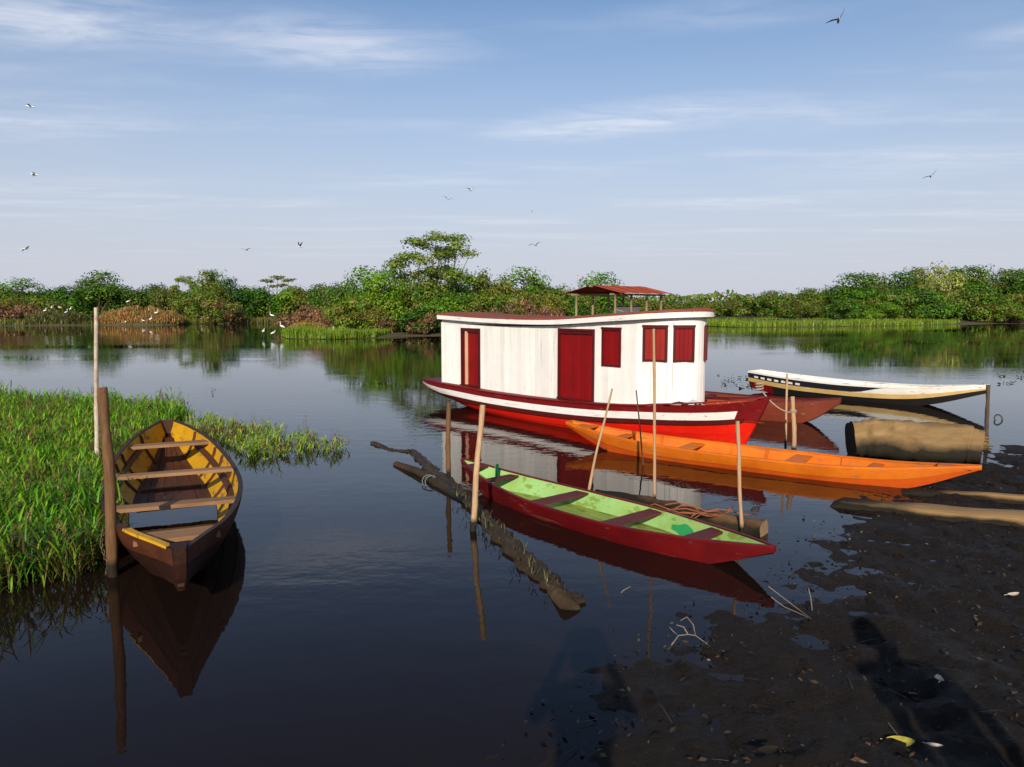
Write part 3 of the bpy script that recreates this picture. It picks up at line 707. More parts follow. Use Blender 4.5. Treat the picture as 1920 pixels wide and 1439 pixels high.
def rib(root, pt, L, t, mat, w=0.03, d=0.025, f1=1.0):
    for side in (-1, 1):
        mb = MB(); rows = []
        for k in range(6):
            f = lerp(0.03, f1, k / 5); a = pt(t, f, side, -0.022, 0.012); b2 = pt(t, f, side, -0.022 - d, 0.012)
            rows.append([a + Vector((-w/2, 0, 0)), a + Vector((w/2, 0, 0)), b2 + Vector((w/2, 0, 0)), b2 + Vector((-w/2, 0, 0))])
        mb.grid(rows, close_v=True); mb.cap([0, 1, 2, 3]); mb.build('rib', mat, root)

# orange canoe
OC, pt, L, b_, zs_, zb_ = boat('orange_canoe', 'long bright orange canoe moored in front of the houseboat bow', (0.92, 12.04), (5.48, 8.71),
    [(0, .10), (.08, .20), (.25, .36), (.5, .44), (.72, .38), (.88, .19), (1, .03)], [(0, .36), (.15, .26), (.5, .20), (.8, .225), (1, .34)],
    [(0, .30), (.10, .08), (.18, -.04), (.5, -.06), (.80, -.05), (.87, 0.0), (1, .30)], 0.72,
    [(0, .52, M['orange'], 0.010), (.50, 1, M['orange_low'], 0.0)], M['orange'], M['orange'], M['orange'])
thwart(OC, pt, L, 0.055, 0.30, 0.02, M['orange'], 0.004, name='end_deck')
for t, w in ((0.17, 0.16), (0.36, 0.20), (0.63, 0.22), (0.80, 0.14)): thwart(OC, pt, L, t, w, 0.022, M['orange'], -0.03)
thwart(OC, pt, L, 0.955, 0.36, 0.02, M['orange'], 0.004, name='bow_deck')
for t in (0.26, 0.45, 0.54, 0.72): rib(OC, pt, L, t, M['orange'])
# green canoe
GC, pt, L, b_, zs_, zb_ = boat('green_canoe', 'small dark red canoe with pale green inside and maroon seats', (-0.61, 9.27), (2.14, 6.02),
    [(0, .03), (.08, .15), (.2, .28), (.45, .42), (.65, .41), (.85, .24), (.94, .12), (1, .02)], [(0, .31), (.15, .23), (.5, .175), (.8, .20), (1, .25)],
    [(0, .26), (.10, .06), (.2, -.05), (.5, -.06), (.82, -.05), (.88, 0.0), (1, .20)], 0.70,
    [(0, 1, M['dark_red'], 0.004)], M['green_in'], M['green_floor'], M['dark_red'], rim=0.012)
for t, w in ((0.17, 0.13), (0.40, 0.17), (0.64, 0.17), (0.835, 0.15)): thwart(GC, pt, L, t, w, 0.022, M['thwart_red'], -0.018)
thwart(GC, pt, L, 0.06, 0.22, 0.02, M['thwart_red'], 0.0, name='bow_deck')
mb = MB(); a = pt(0.12, 0, 1, -0.06); mb.box((a.x, a.y - 0.01, a.z - 0.03), (0.018, 0.014, 0.10)); mb.build('rowlock_post', M['green_dk'], GC)
mb = MB(); rows = []                        # emerald repaint on the inner far side
for i in range(7):
    t = 0.70 + 0.012 * i + 0.004 * math.sin(i * 3); sp = (0.06 + 0.14 * math.sin((i + .4) * .47)) * (1 + .3 * math.sin(i * 5.0))
    rows.append([pt(t, lerp(0.48 - sp, 0.48 + sp, k / 4), 1, -0.0245, 0.012) for k in range(5)])
mb.grid(rows); mb.build('paint_patch', M['green_dk'], GC, smooth=True)
# brown and yellow canoe
YC, pt, L, b_, zs_, zb_ = boat('yellow_canoe', 'wide brown wooden canoe with yellow painted inside beside the reeds', (-2.33, 5.16), (-5.08, 11.05),
    [(0, .045), (.06, .17), (.16, .40), (.3, .585), (.45, .665), (.6, .64), (.8, .50), (.92, .30), (1, .10)], [(0, .50), (.12, .43), (.4, .38), (.7, .40), (1, .52)],
    [(0, .24), (.08, .14), (.2, -.02), (.35, -.06), (.75, -.06), (.9, .05), (1, .34)], 0.52,
    [(0, .40, M['canoe_outer'], 0.012), (.38, .72, M['canoe_dark'], 0.006), (.70, 1, M['canoe_dark'], 0.0)], M['yellow_in'], M['canoe_brown'], M['canoe_rim'], rim=0.02, th=0.024, curve=0.6, floor_n=5)
for t, w, dz, sk in ((0.125, 0.24, -0.03, 0.0), (0.30, 0.15, -0.01, 0.006), (0.53, 0.15, -0.01, 0.004), (0.80, 0.20, -0.03, 0.0)):
    thwart(YC, pt, L, t, w, 0.035, M['thwart_wood'], dz, sk)
for t in (0.20, 0.52, 0.64, 0.72, 0.88): rib(YC, pt, L, t, M['canoe_brown'], 0.055, 0.03)
for t in (0.318, 0.478, 0.64): thwart(YC, pt, L, t, 0.09, 0.07, M['canoe_brown'], 0.11, f=0.96, name='floor_timber')
for side in (-1, 1):                        # risers under the thwarts
    mb = MB(); rows = []
    for t in np.linspace(0.10, 0.86, 24):
        a = pt(t, 0.30, side, -0.028, 0.01); c2 = pt(t, 0.42, side, -0.028, 0.01); o = Vector((0, -side * 0.028, 0))
        rows.append([a, c2, c2 + o, a + o])
    mb.grid(rows, close_v=True); mb.cap([0, 1, 2, 3]); mb.build('riser', M['canoe_brown'], YC)
    mb = MB(); rows = []                    # brown bilge planks below the yellow paint
    for t in np.linspace(0.06, 0.95, 30): rows.append([pt(t, 0.86, side, -0.030, 0.012), pt(t, 0.93, side, -0.034, 0.012), pt(t, 1.0, side, -0.04, 0.03)])
    mb.grid(rows); mb.build('bilge_plank', M['canoe_brown'], YC, smooth=True)
mb = MB(); rows = []
for t in np.linspace(0.320, 0.476, 12):
    zw = 0.045; f = (zs_(t) - zw) / (zs_(t) - zb_(t) - 0.012); h = pt(t, min(f, 1.0), 1, -0.04).y; rows.append([Vector((t*L, -h, zw)), Vector((t*L, h, zw))])
mb.grid(rows); mb.build('bilge_water', M['water'], YC)
mb = MB(); rows = []                        # yellow edge of the near bow plank
for t in np.linspace(0.012, 0.15, 10):
    a = pt(t, 0, 1, 0.0); z = a.z + 0.0235; i = max(0.004, a.y - 0.045); rows.append([Vector((a.x, i, z)), Vector((a.x, a.y + 0.012, z)), Vector((a.x, a.y + 0.016, z - 0.02))])
mb.grid(rows); mb.build('painted_edge', M['yellow_in'], YC)
mb = MB(); rows = []                        # heavy stem
for z, w, x in ((0.535, .042, -0.012), (0.42, .040, -0.01), (0.30, .034, 0.02), (0.20, .022, 0.07)):
    rows.append([Vector((x - 0.05, -w, z)), Vector((x - 0.05, w, z)), Vector((x + 0.09, w + 0.02, z)), Vector((x + 0.09, -w - 0.02, z))])
mb.grid(rows, close_v=True); mb.cap([0, 1, 2, 3]); mb.cap([15, 14, 13, 12]); mb.build('stem_post', M['canoe_dark'], YC)
# white skiff
WB, pt, L, b_, zs_, zb_ = boat('white_skiff', 'long white open skiff with dark blue stern band and cream strake', (6.37, 19.82), (10.11, 15.98),
    [(0, .34), (.1, .42), (.35, .52), (.6, .48), (.8, .32), (.93, .14), (1, .03)], [(0, .51), (.2, .43), (.5, .37), (.75, .40), (1, .53)],
    [(0, .10), (.12, .0), (.3, -.06), (.7, -.05), (.8, .04), (1, .38)], 0.66,
    [(0, .36, M['boat_navy'], 0.006), (.34, .58, M['boat_cream'], 0.016), (.56, 1, M['boat_black'], 0.0)], M['boat_white'], M['boat_white'], M['boat_white'], cat='boat', rim=0.035)
for side in (-1, 1):
    mb = MB(); rows = []
    for t in np.linspace(0.50, 0.995, 24):
        f0 = lerp(0.34, 0.02, sstep(0.50, 0.66, t)); rows.append([pt(t, lerp(f0, 0.355, k / 3), side, 0.0095) for k in range(4)])
    mb.grid(rows); mb.build('white_bow_panel', M['boat_white'], WB, smooth=True)
    for i in range(7):                      # pale painted squares along the stern band
        t = 0.035 + i * 0.036; mb = MB()
        mb.grid([[pt(t + dt, f, side, 0.009) for f in (0.17, 0.28)] for dt in (0, 0.022)]); mb.build('painted_square', M['boat_white'], WB)
    mb = MB(); mb.grid([[pt(t, f, side, 0.004) for f in (0.63, 0.8, 0.99)] for t in (0.01, 0.06, 0.13)]); mb.build('red_panel', M['door_red'], WB)
for t in (0.2, 0.42, 0.62): thwart(WB, pt, L, t, 0.16, 0.025, M['boat_white'], -0.05)
for t in (0.06, 0.13, 0.27, 0.34, 0.5, 0.57, 0.7, 0.78): rib(WB, pt, L, t, M['boat_white'], 0.04, 0.03)
thwart(WB, pt, L, 0.95, 0.34, 0.02, M['boat_white'], 0.006, name='bow_deck')
# rust red dinghy behind the houseboat bow
DB, pt, L, b_, zs_, zb_ = boat('rust_dinghy', 'rust red plank dinghy poking out behind the houseboat bow', (3.1, 16.35), (6.09, 13.93),
    [(0, .34), (.3, .48), (.6, .44), (.82, .24), (.94, .09), (1, .02)], [(0, .40), (.5, .37), (.85, .43), (1, .50)], [(0, .0), (.3, -.06), (.75, -.05), (.86, .04), (1, .42)], 0.66,
    [(0, .30, M['brown_red'], 0.012), (.28, .62, M['brown_red'], 0.006), (.60, 1, M['brown_red'], 0.0)], M['brown_red'], M['canoe_brown'], M['rail_red'], cat='boat', rim=0.025)
for t in (0.3, 0.6, 0.82): thwart(DB, pt, L, t, 0.16, 0.022, M['canoe_brown'], -0.03)

# ------------------------------------------------------------------ poles
def pole(name, label, base, top, r0, r1, mat, seed, n=10, crook=0.02, depth=0.5, knots=True):
    base, top = Vector(base), Vector(top); d = (top - base); root_p = base - d.normalized() * depth
    pts, rad = [], []
    for i in range(19):
        t = i / 18; p = root_p.lerp(top, t)
        q = Vector((noise.noise(Vector((t * 2.2, seed, 0))), noise.noise(Vector((t * 2.2, seed, 9))), 0)) * crook * 2
        pts.append(p + q * math.sin(math.pi * min(1, max(0.0, t))) - root_p)
        rad.append(0.9 * lerp(r0, r1, t) * (1 + 0.22 * noise.noise(Vector((t * 9, seed, 4)))))
    mb = MB(); mb.tube(pts, rad, n, 0.18, seed)
    o = mb.build(name, mat, None, smooth=True, autosmooth=50); o.location = root_p
    return tag(o, label, 'pole', 'mooring poles')
pole('mooring_pole', 'tallest white-barked slender pole rising from the reeds on the left', G(182, 895), D(180, 577, 9.64), .036, .027, M['pole_white'], 1, crook=0.012)
pole('mooring_pole', 'thick brown leaning pole with a chain at the yellow canoe', G(214, 1080), D(192, 727, 6.12), .054, .043, M['pole_brown'], 2, crook=0.03)
pole('mooring_pole', 'short brown upright pole by the houseboat stern quarter', G(841, 900), D(841, 755, 9.5), .036, .033, M['pole_brown'], 3, crook=0.008)
pole('mooring_pole', 'pale leaning pole at the left tip of the green canoe', G(886, 996), D(905, 760, 7.55), .038, .030, M['pole_pale'], 4, crook=0.012)
pole('mooring_pole', 'thin pale pole leaning right behind the green canoe', G(1098, 938), D(1148, 729, 8.6), .022, .012, M['pole_pale'], 5, crook=0.02)
pole('mooring_pole', 'tallest thin pole standing straight before the cabin front windows', G(1228, 946), D(1226, 617, 8.3), .021, .016, M['pole_pale'], 6, crook=0.012)
pole('mooring_pole', 'thin dark stick beside the orange canoe', G(1206, 872), D(1193, 732, 10.45), .013, .010, M['pole_dark'], 7, crook=0.012)
pole('mooring_pole', 'thin crooked pole with a broad top in front of the houseboat bow', G(1391, 1006), D(1383, 790, 7.12), .021, .020, M['pole_pale'], 8, crook=0.035)
pole('mooring_pole', 'stout tan pole holding the houseboat bow rope', G(1489, 851), D(1486, 744, 11.25), .042, .034, M['pole_pale'], 9, crook=0.02)
pole('mooring_pole', 'thin tan pole just left of the bow rope pole', G(1473, 838), D(1476, 701, 11.9), .022, .018, M['pole_pale'], 10, crook=0.008)
pole('mooring_pole', 'dark post behind the big sawn log at the skiff bow', G(1849, 838), D(1853, 722, 11.9), .034, .032, M['pole_dark'], 11, crook=0.008)

# ------------------------------------------------------------------ logs and beams
def log(name, label, pts, rad, mat, end_mat, seed, n=16, rough=0.35, flat=1.0, branches=(), cat='log', sub=7, sq=0, hf=0.0, lump=0.22):
    pts = [Vector(p) for p in pts]; o0 = pts[len(pts) // 2].copy(); dense, dr = [], []
    for i in range(len(pts) - 1):
        for k in range(sub):
            t = k / sub; p = pts[i].lerp(pts[i+1], t)
            dense.append(p - o0 + Vector((noise.noise(Vector((p.x * 2, p.y * 2, seed))), noise.noise(Vector((p.x * 2, p.y * 2, seed + 5))), 0)) * rad[0] * 0.35)
            dr.append(lerp(rad[i], rad[i+1], t) * (1 + lump * noise.noise(Vector((p.x * 4, p.y * 4, seed + 2)))))
    dense.append(pts[-1] - o0); dr.append(rad[-1])
    root = empty(name, o0); tag(root, label, cat)
    mb = MB(); mb.tube(dense, dr, n, rough, seed, caps=False, flat=flat, sq=sq, hf=hf)
    for bpts, br in branches: mb.tube([Vector(p) - o0 for p in bpts], br, 9, rough, seed + 3)
    body = mb.build('trunk', mat, root, smooth=True)
    nv = n
    for first in (True, False):
        idx = range(0, n) if first else range((len(dense) - 1) * n, len(dense) * n)
        ring = [Vector(mb.v[i]) for i in idx]; c = sum(ring, Vector()) / n
        e = MB(); e.v = [tuple(p) for p in ring] + [tuple(c + (p - c) * 0.55 + Vector((0, 0, 0.01 * noise.noise(p * 9)))) for p in ring] + [tuple(c)]
        e.f = [(i, (i+1) % n, n + (i+1) % n, n + i) for i in range(n)] + [(n + i, n + (i+1) % n, 2*n) for i in range(n)]
        e.build('cut_end', end_mat, root)
    return root
def Z(v, z): return Vector((v.x, v.y, z))
drift = log('drift_log', 'long sunken mossy log lying across the water left of the green canoe', [Z(G(698, 832), .02), Z(G(735, 845), -.02), Z(G(775, 848), .0), Z(G(812, 885), -.01), Z(G(870, 930), .02), Z(G(920, 985), .0), Z(G(990, 1058), .0), Z(G(1050, 1112), -.02), Z(G(1088, 1132), .0)],
    [.045, .062, .075, .09, .075, .095, .10, .095, .075], M['drift'], M['drift'], 3, rough=0.5, n=22, sub=12, hf=0.35, flat=0.75, lump=0.3,
    branches=(([Z(G(742, 872), .02), Z(G(785, 890), .04), Z(G(830, 912), .03), Z(G(872, 940), .0)], [.04, .06, .075, .06]), ([Z(G(1040, 1110), .0), Z(G(1062, 1140), .03), Z(G(1085, 1141), .0)], [.06, .07, .04])))
log('floating_log', 'brown floating log half hidden behind the green canoe', [Z(G(1120, 928), .0), Z(G(1215, 952), .03), Z(G(1320, 984), .03), Z(G(1433, 1004), .035)], [.06, .10, .115, .12], M['pole_brown'], M['log_end'], 8, rough=0.25)
big = log('sawn_log', 'big thick sawn log lying at the right water edge', [(4.98, 11.02, .25), (5.3, 10.9, .27), (5.75, 10.72, .28), (6.2, 10.53, .27), (6.55, 10.39, .23)], [.29, .325, .335, .325, .26], M['log_tan'], M['log_dark'], 12, n=40, rough=0.14, flat=0.92, sq=4.5, hf=0.05, lump=0.06)
for i in range(6):                          # splintered slabs at its right end
    mb = MB(); a = 0.9 * i - 0.6; mb.tube([(0.78, -0.12 + 0.05*math.cos(a*2), -0.05 + 0.035*i - 0.06), (0.92, -0.16 + 0.03*i, -0.09 + 0.03*i), (1.03 + 0.03*(i % 3), -0.16 + 0.03*i, -0.13 + 0.035*i)], [.04, .03, .008], 6, 0.4, i)
    mb.build('splinter', M['log_tan'], big)
drift.location.z -= 0.012
def beam(name, label, a, b2, w, h, mat):
    a, b2 = Vector(a), Vector(b2); d = b2 - a; L = d.length; root = None
    mb = MB(); rows = []
    for i in range(25):
        t = i / 24; jw = 1 + 0.10 * noise.noise(Vector((t * 6, a.x, 2))); jh = 0.02 * noise.noise(Vector((t * 5, a.x, 7)))
        x = t * L; e = 0.35 if i in (0, 24) else 1
        rows.append([Vector((x, -w*jw, -h)), Vector((x, -w*jw, h*e*0.8 + jh)), Vector((x, -w*jw*0.8, h*e + jh)), Vector((x, w*jw*0.8, h*e + jh)), Vector((x, w*jw, h*e*0.8 + jh)), Vector((x, w*jw, -h))])
    mb.grid(rows, close_v=True); mb.cap(range(6)); mb.cap([24*6 + 5 - i for i in range(6)])
    o = mb.build(name, mat, None, smooth=True, autosmooth=30); o.location = a
    o.rotation_euler = d.to_track_quat('X', 'Z').to_euler(); return tag(o, label, 'beam')
beam('timber_beam', 'thick pale squared timber lying half in the water on the mud', Z(G(1560, 945), -0.03), Z(G(2120, 1015), .11), .16, .085, M['beam'])
beam('timber_beam', 'thinner brown timber behind the thick pale one', Z(G(1690, 925), .0), Z(G(2160, 972), .13), .055, .045, M['beam'])

# ------------------------------------------------------------------ ropes, chain, ring
def rope(name, label, pts, r, mat, cat='rope', n=6):
    mb = MB(); o0 = Vector(pts[0]); mb.tube([Vector(p) - o0 for p in pts], r, n); o = mb.build(name, mat, None, smooth=True); o.location = o0
    return tag(o, label, cat)
def sag(a, b2, s, n=14): return [Vector(a).lerp(Vector(b2), i / n) - Vector((0, 0, 4 * s * (i / n) * (1 - i / n))) for i in range(n + 1)]
rope('mooring_rope', 'rope sagging from the houseboat bow to the stout tan pole', sag(HBM @ Vector((8.5, 0.04, .90)), D(1487, 774, 11.25) - Vector((0.03, 0.03, 0)), .07), .012, M['rope'])
rope('bow_rope_coil', 'pale rope bundle wound on the houseboat bow tip', [HBM @ Vector((8.47 + .05*math.cos(a*.9), .075*math.sin(a*.9), .905 + .006*a)) for a in range(22)], .014, M['rope'])
rope('pole_hitch', 'rope hitch tied round the stout tan pole', [D(1487, 774, 11.25) + Vector((.047*math.cos(a*.7), .047*math.sin(a*.7), .002*a)) for a in range(24)], .009, M['rope'])
random.seed(9); p = G(1288, 958, .14); pts = []
for i in range(46):
    pts.append(p + Vector((0.28 * math.sin(i * .47) + .012*i - .2, 0.12 * math.cos(i * .61) - 0.006*i, 0.03 + 0.03 * math.sin(i * 1.3))))
rope('orange_rope', 'tangled orange rope lying over the floating log behind green canoe', pts, .006, M['rope_orange'])
p = G(812, 893, 0.10); rope('blue_rope', 'faded blue rope knotted round the sunken log', [p + Vector((.085*math.cos(a*.62) + .004*a - .07, .075*math.sin(a*.62) - .004*a, -.06 + .06*math.sin(a*.62))) for a in range(20)], .008, M['rope_blue'])
rope('skiff_rope', 'short rope tying the skiff bow', sag(Vector((10.05, 16.03, .56)), Vector((9.7, 16.6, .46)), .03), .012, M['rope'])
mb = MB(); base = G(206, 1075, 0.0)
for i in range(15):                         # chain links
    c = Vector((0.018 * math.sin(i * .5) + 0.012 * (i - 7) * -0.1, -0.02, 0.02 + i * 0.026)); k = i % 2; ring = []
    for a in range(9):
        an = 2 * math.pi * a / 8; q = Vector((math.cos(an) * .012, 0, math.sin(an) * .019)); ring.append(c + (q if k else Vector((0, q.x, q.z))))
    mb.tube(ring, .0042, 5, caps=False)
o = mb.build('mooring_chain', M['steel'], None, smooth=True); o.location = base + Vector((0, -0.045, 0)); tag(o, 'rusty chain hanging on the thick leaning brown pole', 'chain')
mb = MB(); mb.tube([Vector((.075*math.cos(a*math.pi/8), .075*math.sin(a*math.pi/8), 0)) for a in range(17)], .014, 8, caps=False)
o = mb.build('floating_ring', M['weed'], None, smooth=True); o.location = G(1872, 785, .03); o.rotation_euler = (R(70), 0, 0); tag(o, 'small dark ring floating right of the big sawn log', 'ring')

# ------------------------------------------------------------------ shelter on stilts behind the houseboat
SH = empty('shelter', (7.05, 50, 0), R(48)); tag(SH, 'open stilt shelter with rusty red tin roof behind the houseboat', 'shelter')
for sx in (-2.7, -0.9, 0.9, 2.7):
    for sy in (-1.5, 1.5):
        mb = MB(); mb.tube([(sx, sy, -0.6), (sx + .02, sy, 1.4), (sx, sy, 2.98)], .085, 8, 0.1, sx); mb.build('post', M['stilt'], SH, smooth=True)
for sy in (-1.5, 1.5):
    mb = MB(); mb.box((0, sy, 2.95), (3.2, .05, .06)); mb.build('eave_beam', M['stilt'], SH)
for i in range(12):
    mb = MB(); mb.box((-3.02 + i * .55, 0, 0.9), (.26, 1.7, .03)); mb.build('floor_board', M['stilt'], SH)
for s in (-1, 1):
    for i in range(9):                      # corrugated sheets
        x0 = -3.15 + i * 0.70; mb = MB(); rows = []
        for k in range(14):
            x = x0 + 0.71 * k / 13; wv = 0.018 * math.cos(k * math.pi) + 0.012 * (i % 2) + 0.05 * noise.noise(Vector((x, s, 1)))
            rows.append([Vector((x, s * y, 3.52 - 0.215 * y + wv + dz)) for y, dz in ((0.0, 0), (1.0, -.01), (2.15, -.03))])
        mb.grid(rows); o = mb.build('roof_sheet', M['tin'], SH)
mb = MB(); mb.box((0, 0, 3.46), (3.3, .05, .05)); mb.build('ridge_beam', M['stilt'], SH)
mb = MB(); mb.box((1.4, 0.3, 1.75), (0.75, 0.5, 0.42)); cab = mb.build('white_counter', M['boat_white'], SH)
mb = MB(); mb.box((1.4, 0.3, 2.21), (0.85, 0.6, 0.03)); mb.build('counter_top', M['canoe_dark'], cab)
for x in (-1.9, 0.4):
    mb = MB(); mb.tube([(x, -1.4, 2.95), (x, 1.4, 2.95)], .05, 6); mb.build('cross_beam', M['stilt'], SH)

# ------------------------------------------------------------------ foliage
def mesh_np(name, verts, faces_flat, loop_tot, cols, mat, mats=None):
    me = bpy.data.meshes.new(name); nf = len(loop_tot)
    me.vertices.add(len(verts)); me.vertices.foreach_set('co', verts.astype(np.float32).ravel())
    me.loops.add(len(faces_flat)); me.loops.foreach_set('vertex_index', faces_flat.astype(np.int32))
    me.polygons.add(nf); ls = np.concatenate(([0], np.cumsum(loop_tot)[:-1])).astype(np.int32)
    me.polygons.foreach_set('loop_start', ls); me.polygons.foreach_set('loop_total', loop_tot.astype(np.int32))
    at = me.color_attributes.new('Col', 'FLOAT_COLOR', 'POINT')
    at.data.foreach_set('color', np.concatenate([cols, np.ones((len(cols), 1))], 1).astype(np.float32).ravel())
    me.materials.append(mat); me.update(); me.validate(); return me
def leaf_mesh(name, pos, nrm, size, cols, rng, mat, aspect=0.55):
    n = len(pos); r = rng.normal(size=(n, 3)); t = np.cross(nrm, r); t /= np.linalg.norm(t, axis=1, keepdims=True) + 1e-9
    b = np.cross(nrm, t); s = size[:, None]
    v = np.stack([pos - t*s*.5, pos + b*s*.5*aspect + nrm*s*.06, pos + t*s*.5, pos - b*s*.5*aspect + nrm*s*.06], 1).reshape(-1, 3)
    return mesh_np(name, v, np.arange(n * 4), np.full(n, 4), np.repeat(cols, 4, 0), mat)
PAL = {'deep': [(.052, .145, .008), (.070, .185, .010), (.042, .105, .012)], 'bright': [(.115, .27, .010), (.15, .29, .014), (.075, .18, .010)],
       'olive': [(.18, .20, .020), (.21, .22, .026), (.11, .14, .018)], 'pale': [(.30, .36, .07), (.34, .36, .09), (.22, .26, .05)],
       'spring': [(.20, .30, .035), (.24, .31, .05), (.13, .21, .025), (.09, .17, .015)], 'dry': [(.26, .145, .06), (.30, .17, .07), (.15, .09, .05)], 'mixed': [(.085, .205, .010), (.17, .22, .018), (.058, .14, .010), (.19, .18, .035)]}
def tree_kind(kind, seed, lobes, leaves, size, pal, trunk_r=0.12, clumps=13, spread=0.34, stems=3, twigs=0, up=0.35):
    rng = np.random.default_rng(seed); pos = []; nrm = []; cl = []; pal = np.array(PAL[pal])
    vol = np.array([l[3] * l[5] for l in lobes]); vol = vol / vol.sum(); mbt = MB()
    random.seed(seed)
    for l, w in zip(lobes, vol):
        c = np.array(l[:3]); rad = np.array(l[3:6]); k = int(leaves * w)
        d = rng.normal(size=(clumps, 3)); d /= np.linalg.norm(d, axis=1, keepdims=True); d[:, 2] = np.where(d[:, 2] < -0.5, -d[:, 2], d[:, 2])
        cc = d * rng.uniform(.55, 1.0, (clumps, 1))
        pick = rng.integers(0, clumps, k); g = rng.normal(size=(k, 3)) * spread * np.array([1, 1, .75])
        p = cc[pick] + g; rr = np.linalg.norm(p, axis=1); keep = rr < 1.25 + 0.25 * rng.random(k); p = p[keep]; g = g[keep]; pk = pick[keep]
        nn = p * .5 + g / spread * .5 + rng.normal(size=p.shape) * .32 + np.array([0, 0, up]); nn /= np.linalg.norm(nn, axis=1, keepdims=True)
        pos.append(c + p * rad); nrm.append(nn)
        ccol = pal[rng.integers(0, len(pal), clumps)] * rng.uniform(.75, 1.2, (clumps, 1))
        cl.append(ccol[pk] * rng.uniform(.7, 1.3, (len(pk), 1)))
        b0 = Vector((random.uniform(-.3, .3), random.uniform(-.3, .3), -0.3)); top = Vector(l[:3])
        mid = b0.lerp(top, .5) + Vector((random.uniform(-.25, .25), random.uniform(-.25, .25), 0.1))
        rr0 = trunk_r * (0.5 + w * 1.2)
        mbt.tube([b0, b0.lerp(mid, .5), mid, mid.lerp(top, .6), top], [rr0 * 1.2, rr0, rr0 * .8, rr0 * .55, rr0 * .25], 6, 0.2, seed)
        for q in range(min(clumps, 7)):
            e = top + Vector(cc[q] * rad) * .95; mbt.tube([top - Vector((0, 0, rad[2] * .4)), top.lerp(e, .5) - Vector((0, 0, .1)), e], [rr0 * .35, rr0 * .22, rr0 * .08], 5)
    pos = np.concatenate(pos); nrm = np.concatenate(nrm); cl = np.concatenate(cl)
    ok = pos[:, 2] > 0.02; pos, nrm, cl = pos[ok], nrm[ok], cl[ok]
    me = leaf_mesh(kind + '_crown', pos, nrm, size * rng.uniform(.6, 1.3, len(pos)), cl, rng, M['leaf'])
    tm = bpy.data.meshes.new(kind + '_trunk'); tm.from_pydata(mbt.v, [], mbt.f); tm.materials.append(M['bark']); tm.polygons.foreach_set('use_smooth', [True] * len(tm.polygons))
    zmax = float(np.percentile(pos[:, 2], 99.5)); half = float(np.percentile(np.abs(pos[:, 0]), 98))
    return dict(crown=me, trunk=tm, h=zmax, w=half)
def rl(seed, n, R0, H, r0, r1, low=0.18):
    random.seed(seed); out = []
    for i in range(n):
        a = i * 2.4 + random.uniform(-.5, .5); rr = R0 * math.sqrt((i + .3) / n); z = random.uniform(low, .80) * H * (1 - .35 * rr / R0)
        r = random.uniform(r0, r1); out.append((rr * math.cos(a), rr * math.sin(a), max(z, r * .7), r, r, r * .85))
    return out
K = {}
K['bushA'] = tree_kind('bush', 11, rl(1, 11, 2.3, 4.6, .85, 1.35), 5200, .27, 'deep')
K['bushB'] = tree_kind('bush', 12, rl(2, 12, 2.6, 4.4, .8, 1.3), 5200, .27, 'bright')
K['bushC'] = tree_kind('bush', 13, rl(3, 10, 2.2, 4.8, .9, 1.3), 4800, .27, 'olive')
K['bushD'] = tree_kind('bush', 14, rl(4, 13, 2.7, 4.6, .8, 1.25), 5600, .26, 'mixed')
K['treeA'] = tree_kind('tree', 21, rl(5, 10, 2.1, 6.2, 1.0, 1.4, .12) + [(0, 0, 5.0, 1.5, 1.5, 1.1), (0, 0, 3.2, 1.8, 1.8, 1.3)], 6800, .28, 'deep', .18)
K['treeB'] = tree_kind('tree', 22, rl(6, 11, 2.4, 6.0, 1.0, 1.4, .12) + [(.3, 0, 4.9, 1.6, 1.5, 1.1), (0, 0, 3.0, 1.9, 1.8, 1.3)], 7000, .28, 'mixed', .18)
K['treeC'] = tree_kind('tree', 23, rl(7, 10, 2.2, 6.2, 1.0, 1.5, .12) + [(-.3, 0, 5.0, 1.7, 1.5, 1.1), (0, 0, 3.1, 1.9, 1.8, 1.3)], 6800, .28, 'bright', .18)
random.seed(41); open_l = []
for i in range(34):
    a = random.uniform(0, 6.28); q = random.random() ** .5; zz = 2.2 + 4.7 * (i + random.random()) / 34; wr = 2.3 * (1 - ((zz - 4.6) / 3.0) ** 2 * .8) * random.uniform(.7, 1.05)
    rr = random.uniform(.34, .62); open_l.append((math.cos(a) * wr * q, math.sin(a) * wr * q, zz, rr, rr, rr * random.uniform(.65, .95)))
K['open'] = tree_kind('open_tree', 31, open_l, 12000, .16, 'spring', .07, clumps=7, spread=.55)
K['flat'] = tree_kind('flat_tree', 32, [(-1.4, 0, 4.9, .8, .7, .28), (0, 0, 5.3, 1.0, .8, .3), (1.4, 0, 5.0, .9, .7, .28), (.6, .3, 4.4, .7, .6, .25), (-.7, 0, 4.2, .6, .6, .25)], 800, .26, 'olive', .10, clumps=8)
K['dry'] = tree_kind('dry_shrub', 33, rl(9, 9, 1.7, 2.4, .55, .85, .1), 2200, .22, 'dry', .06)
K['pale'] = tree_kind('pale_tree', 34, rl(10, 9, 2.0, 5.6, .9, 1.3, .35), 2800, .27, 'pale', .16)
def plant(name, kind, px, top, d, wpx, label, cat, group, rz=None, seed=0):
    """a tree standing d metres off; top and width read from the photograph give its real height and spread"""
    k = K[kind]; random.seed(seed * 7 + int(px)); x = (px - PCX) / FOC * d
    h = D(px, top, d).z; w = wpx / FOC * d / 2
    o = empty(name, (x, d, 0.12), random.uniform(0, 6.28) if rz is None else rz); o.scale = (w / k['w'],) * 2 + (h / k['h'],)
    tag(o, label, cat, group); o['sort'] = kind; link('trunk', k['trunk'], o); link('crown', k['crown'], o); return o
LB = 'trees on the left far bank'; IS = 'trees and bushes of the island'; RB = 'trees on the right far bank'
lab_l = 'dense green bush in the unbroken tree line of the left far bank'
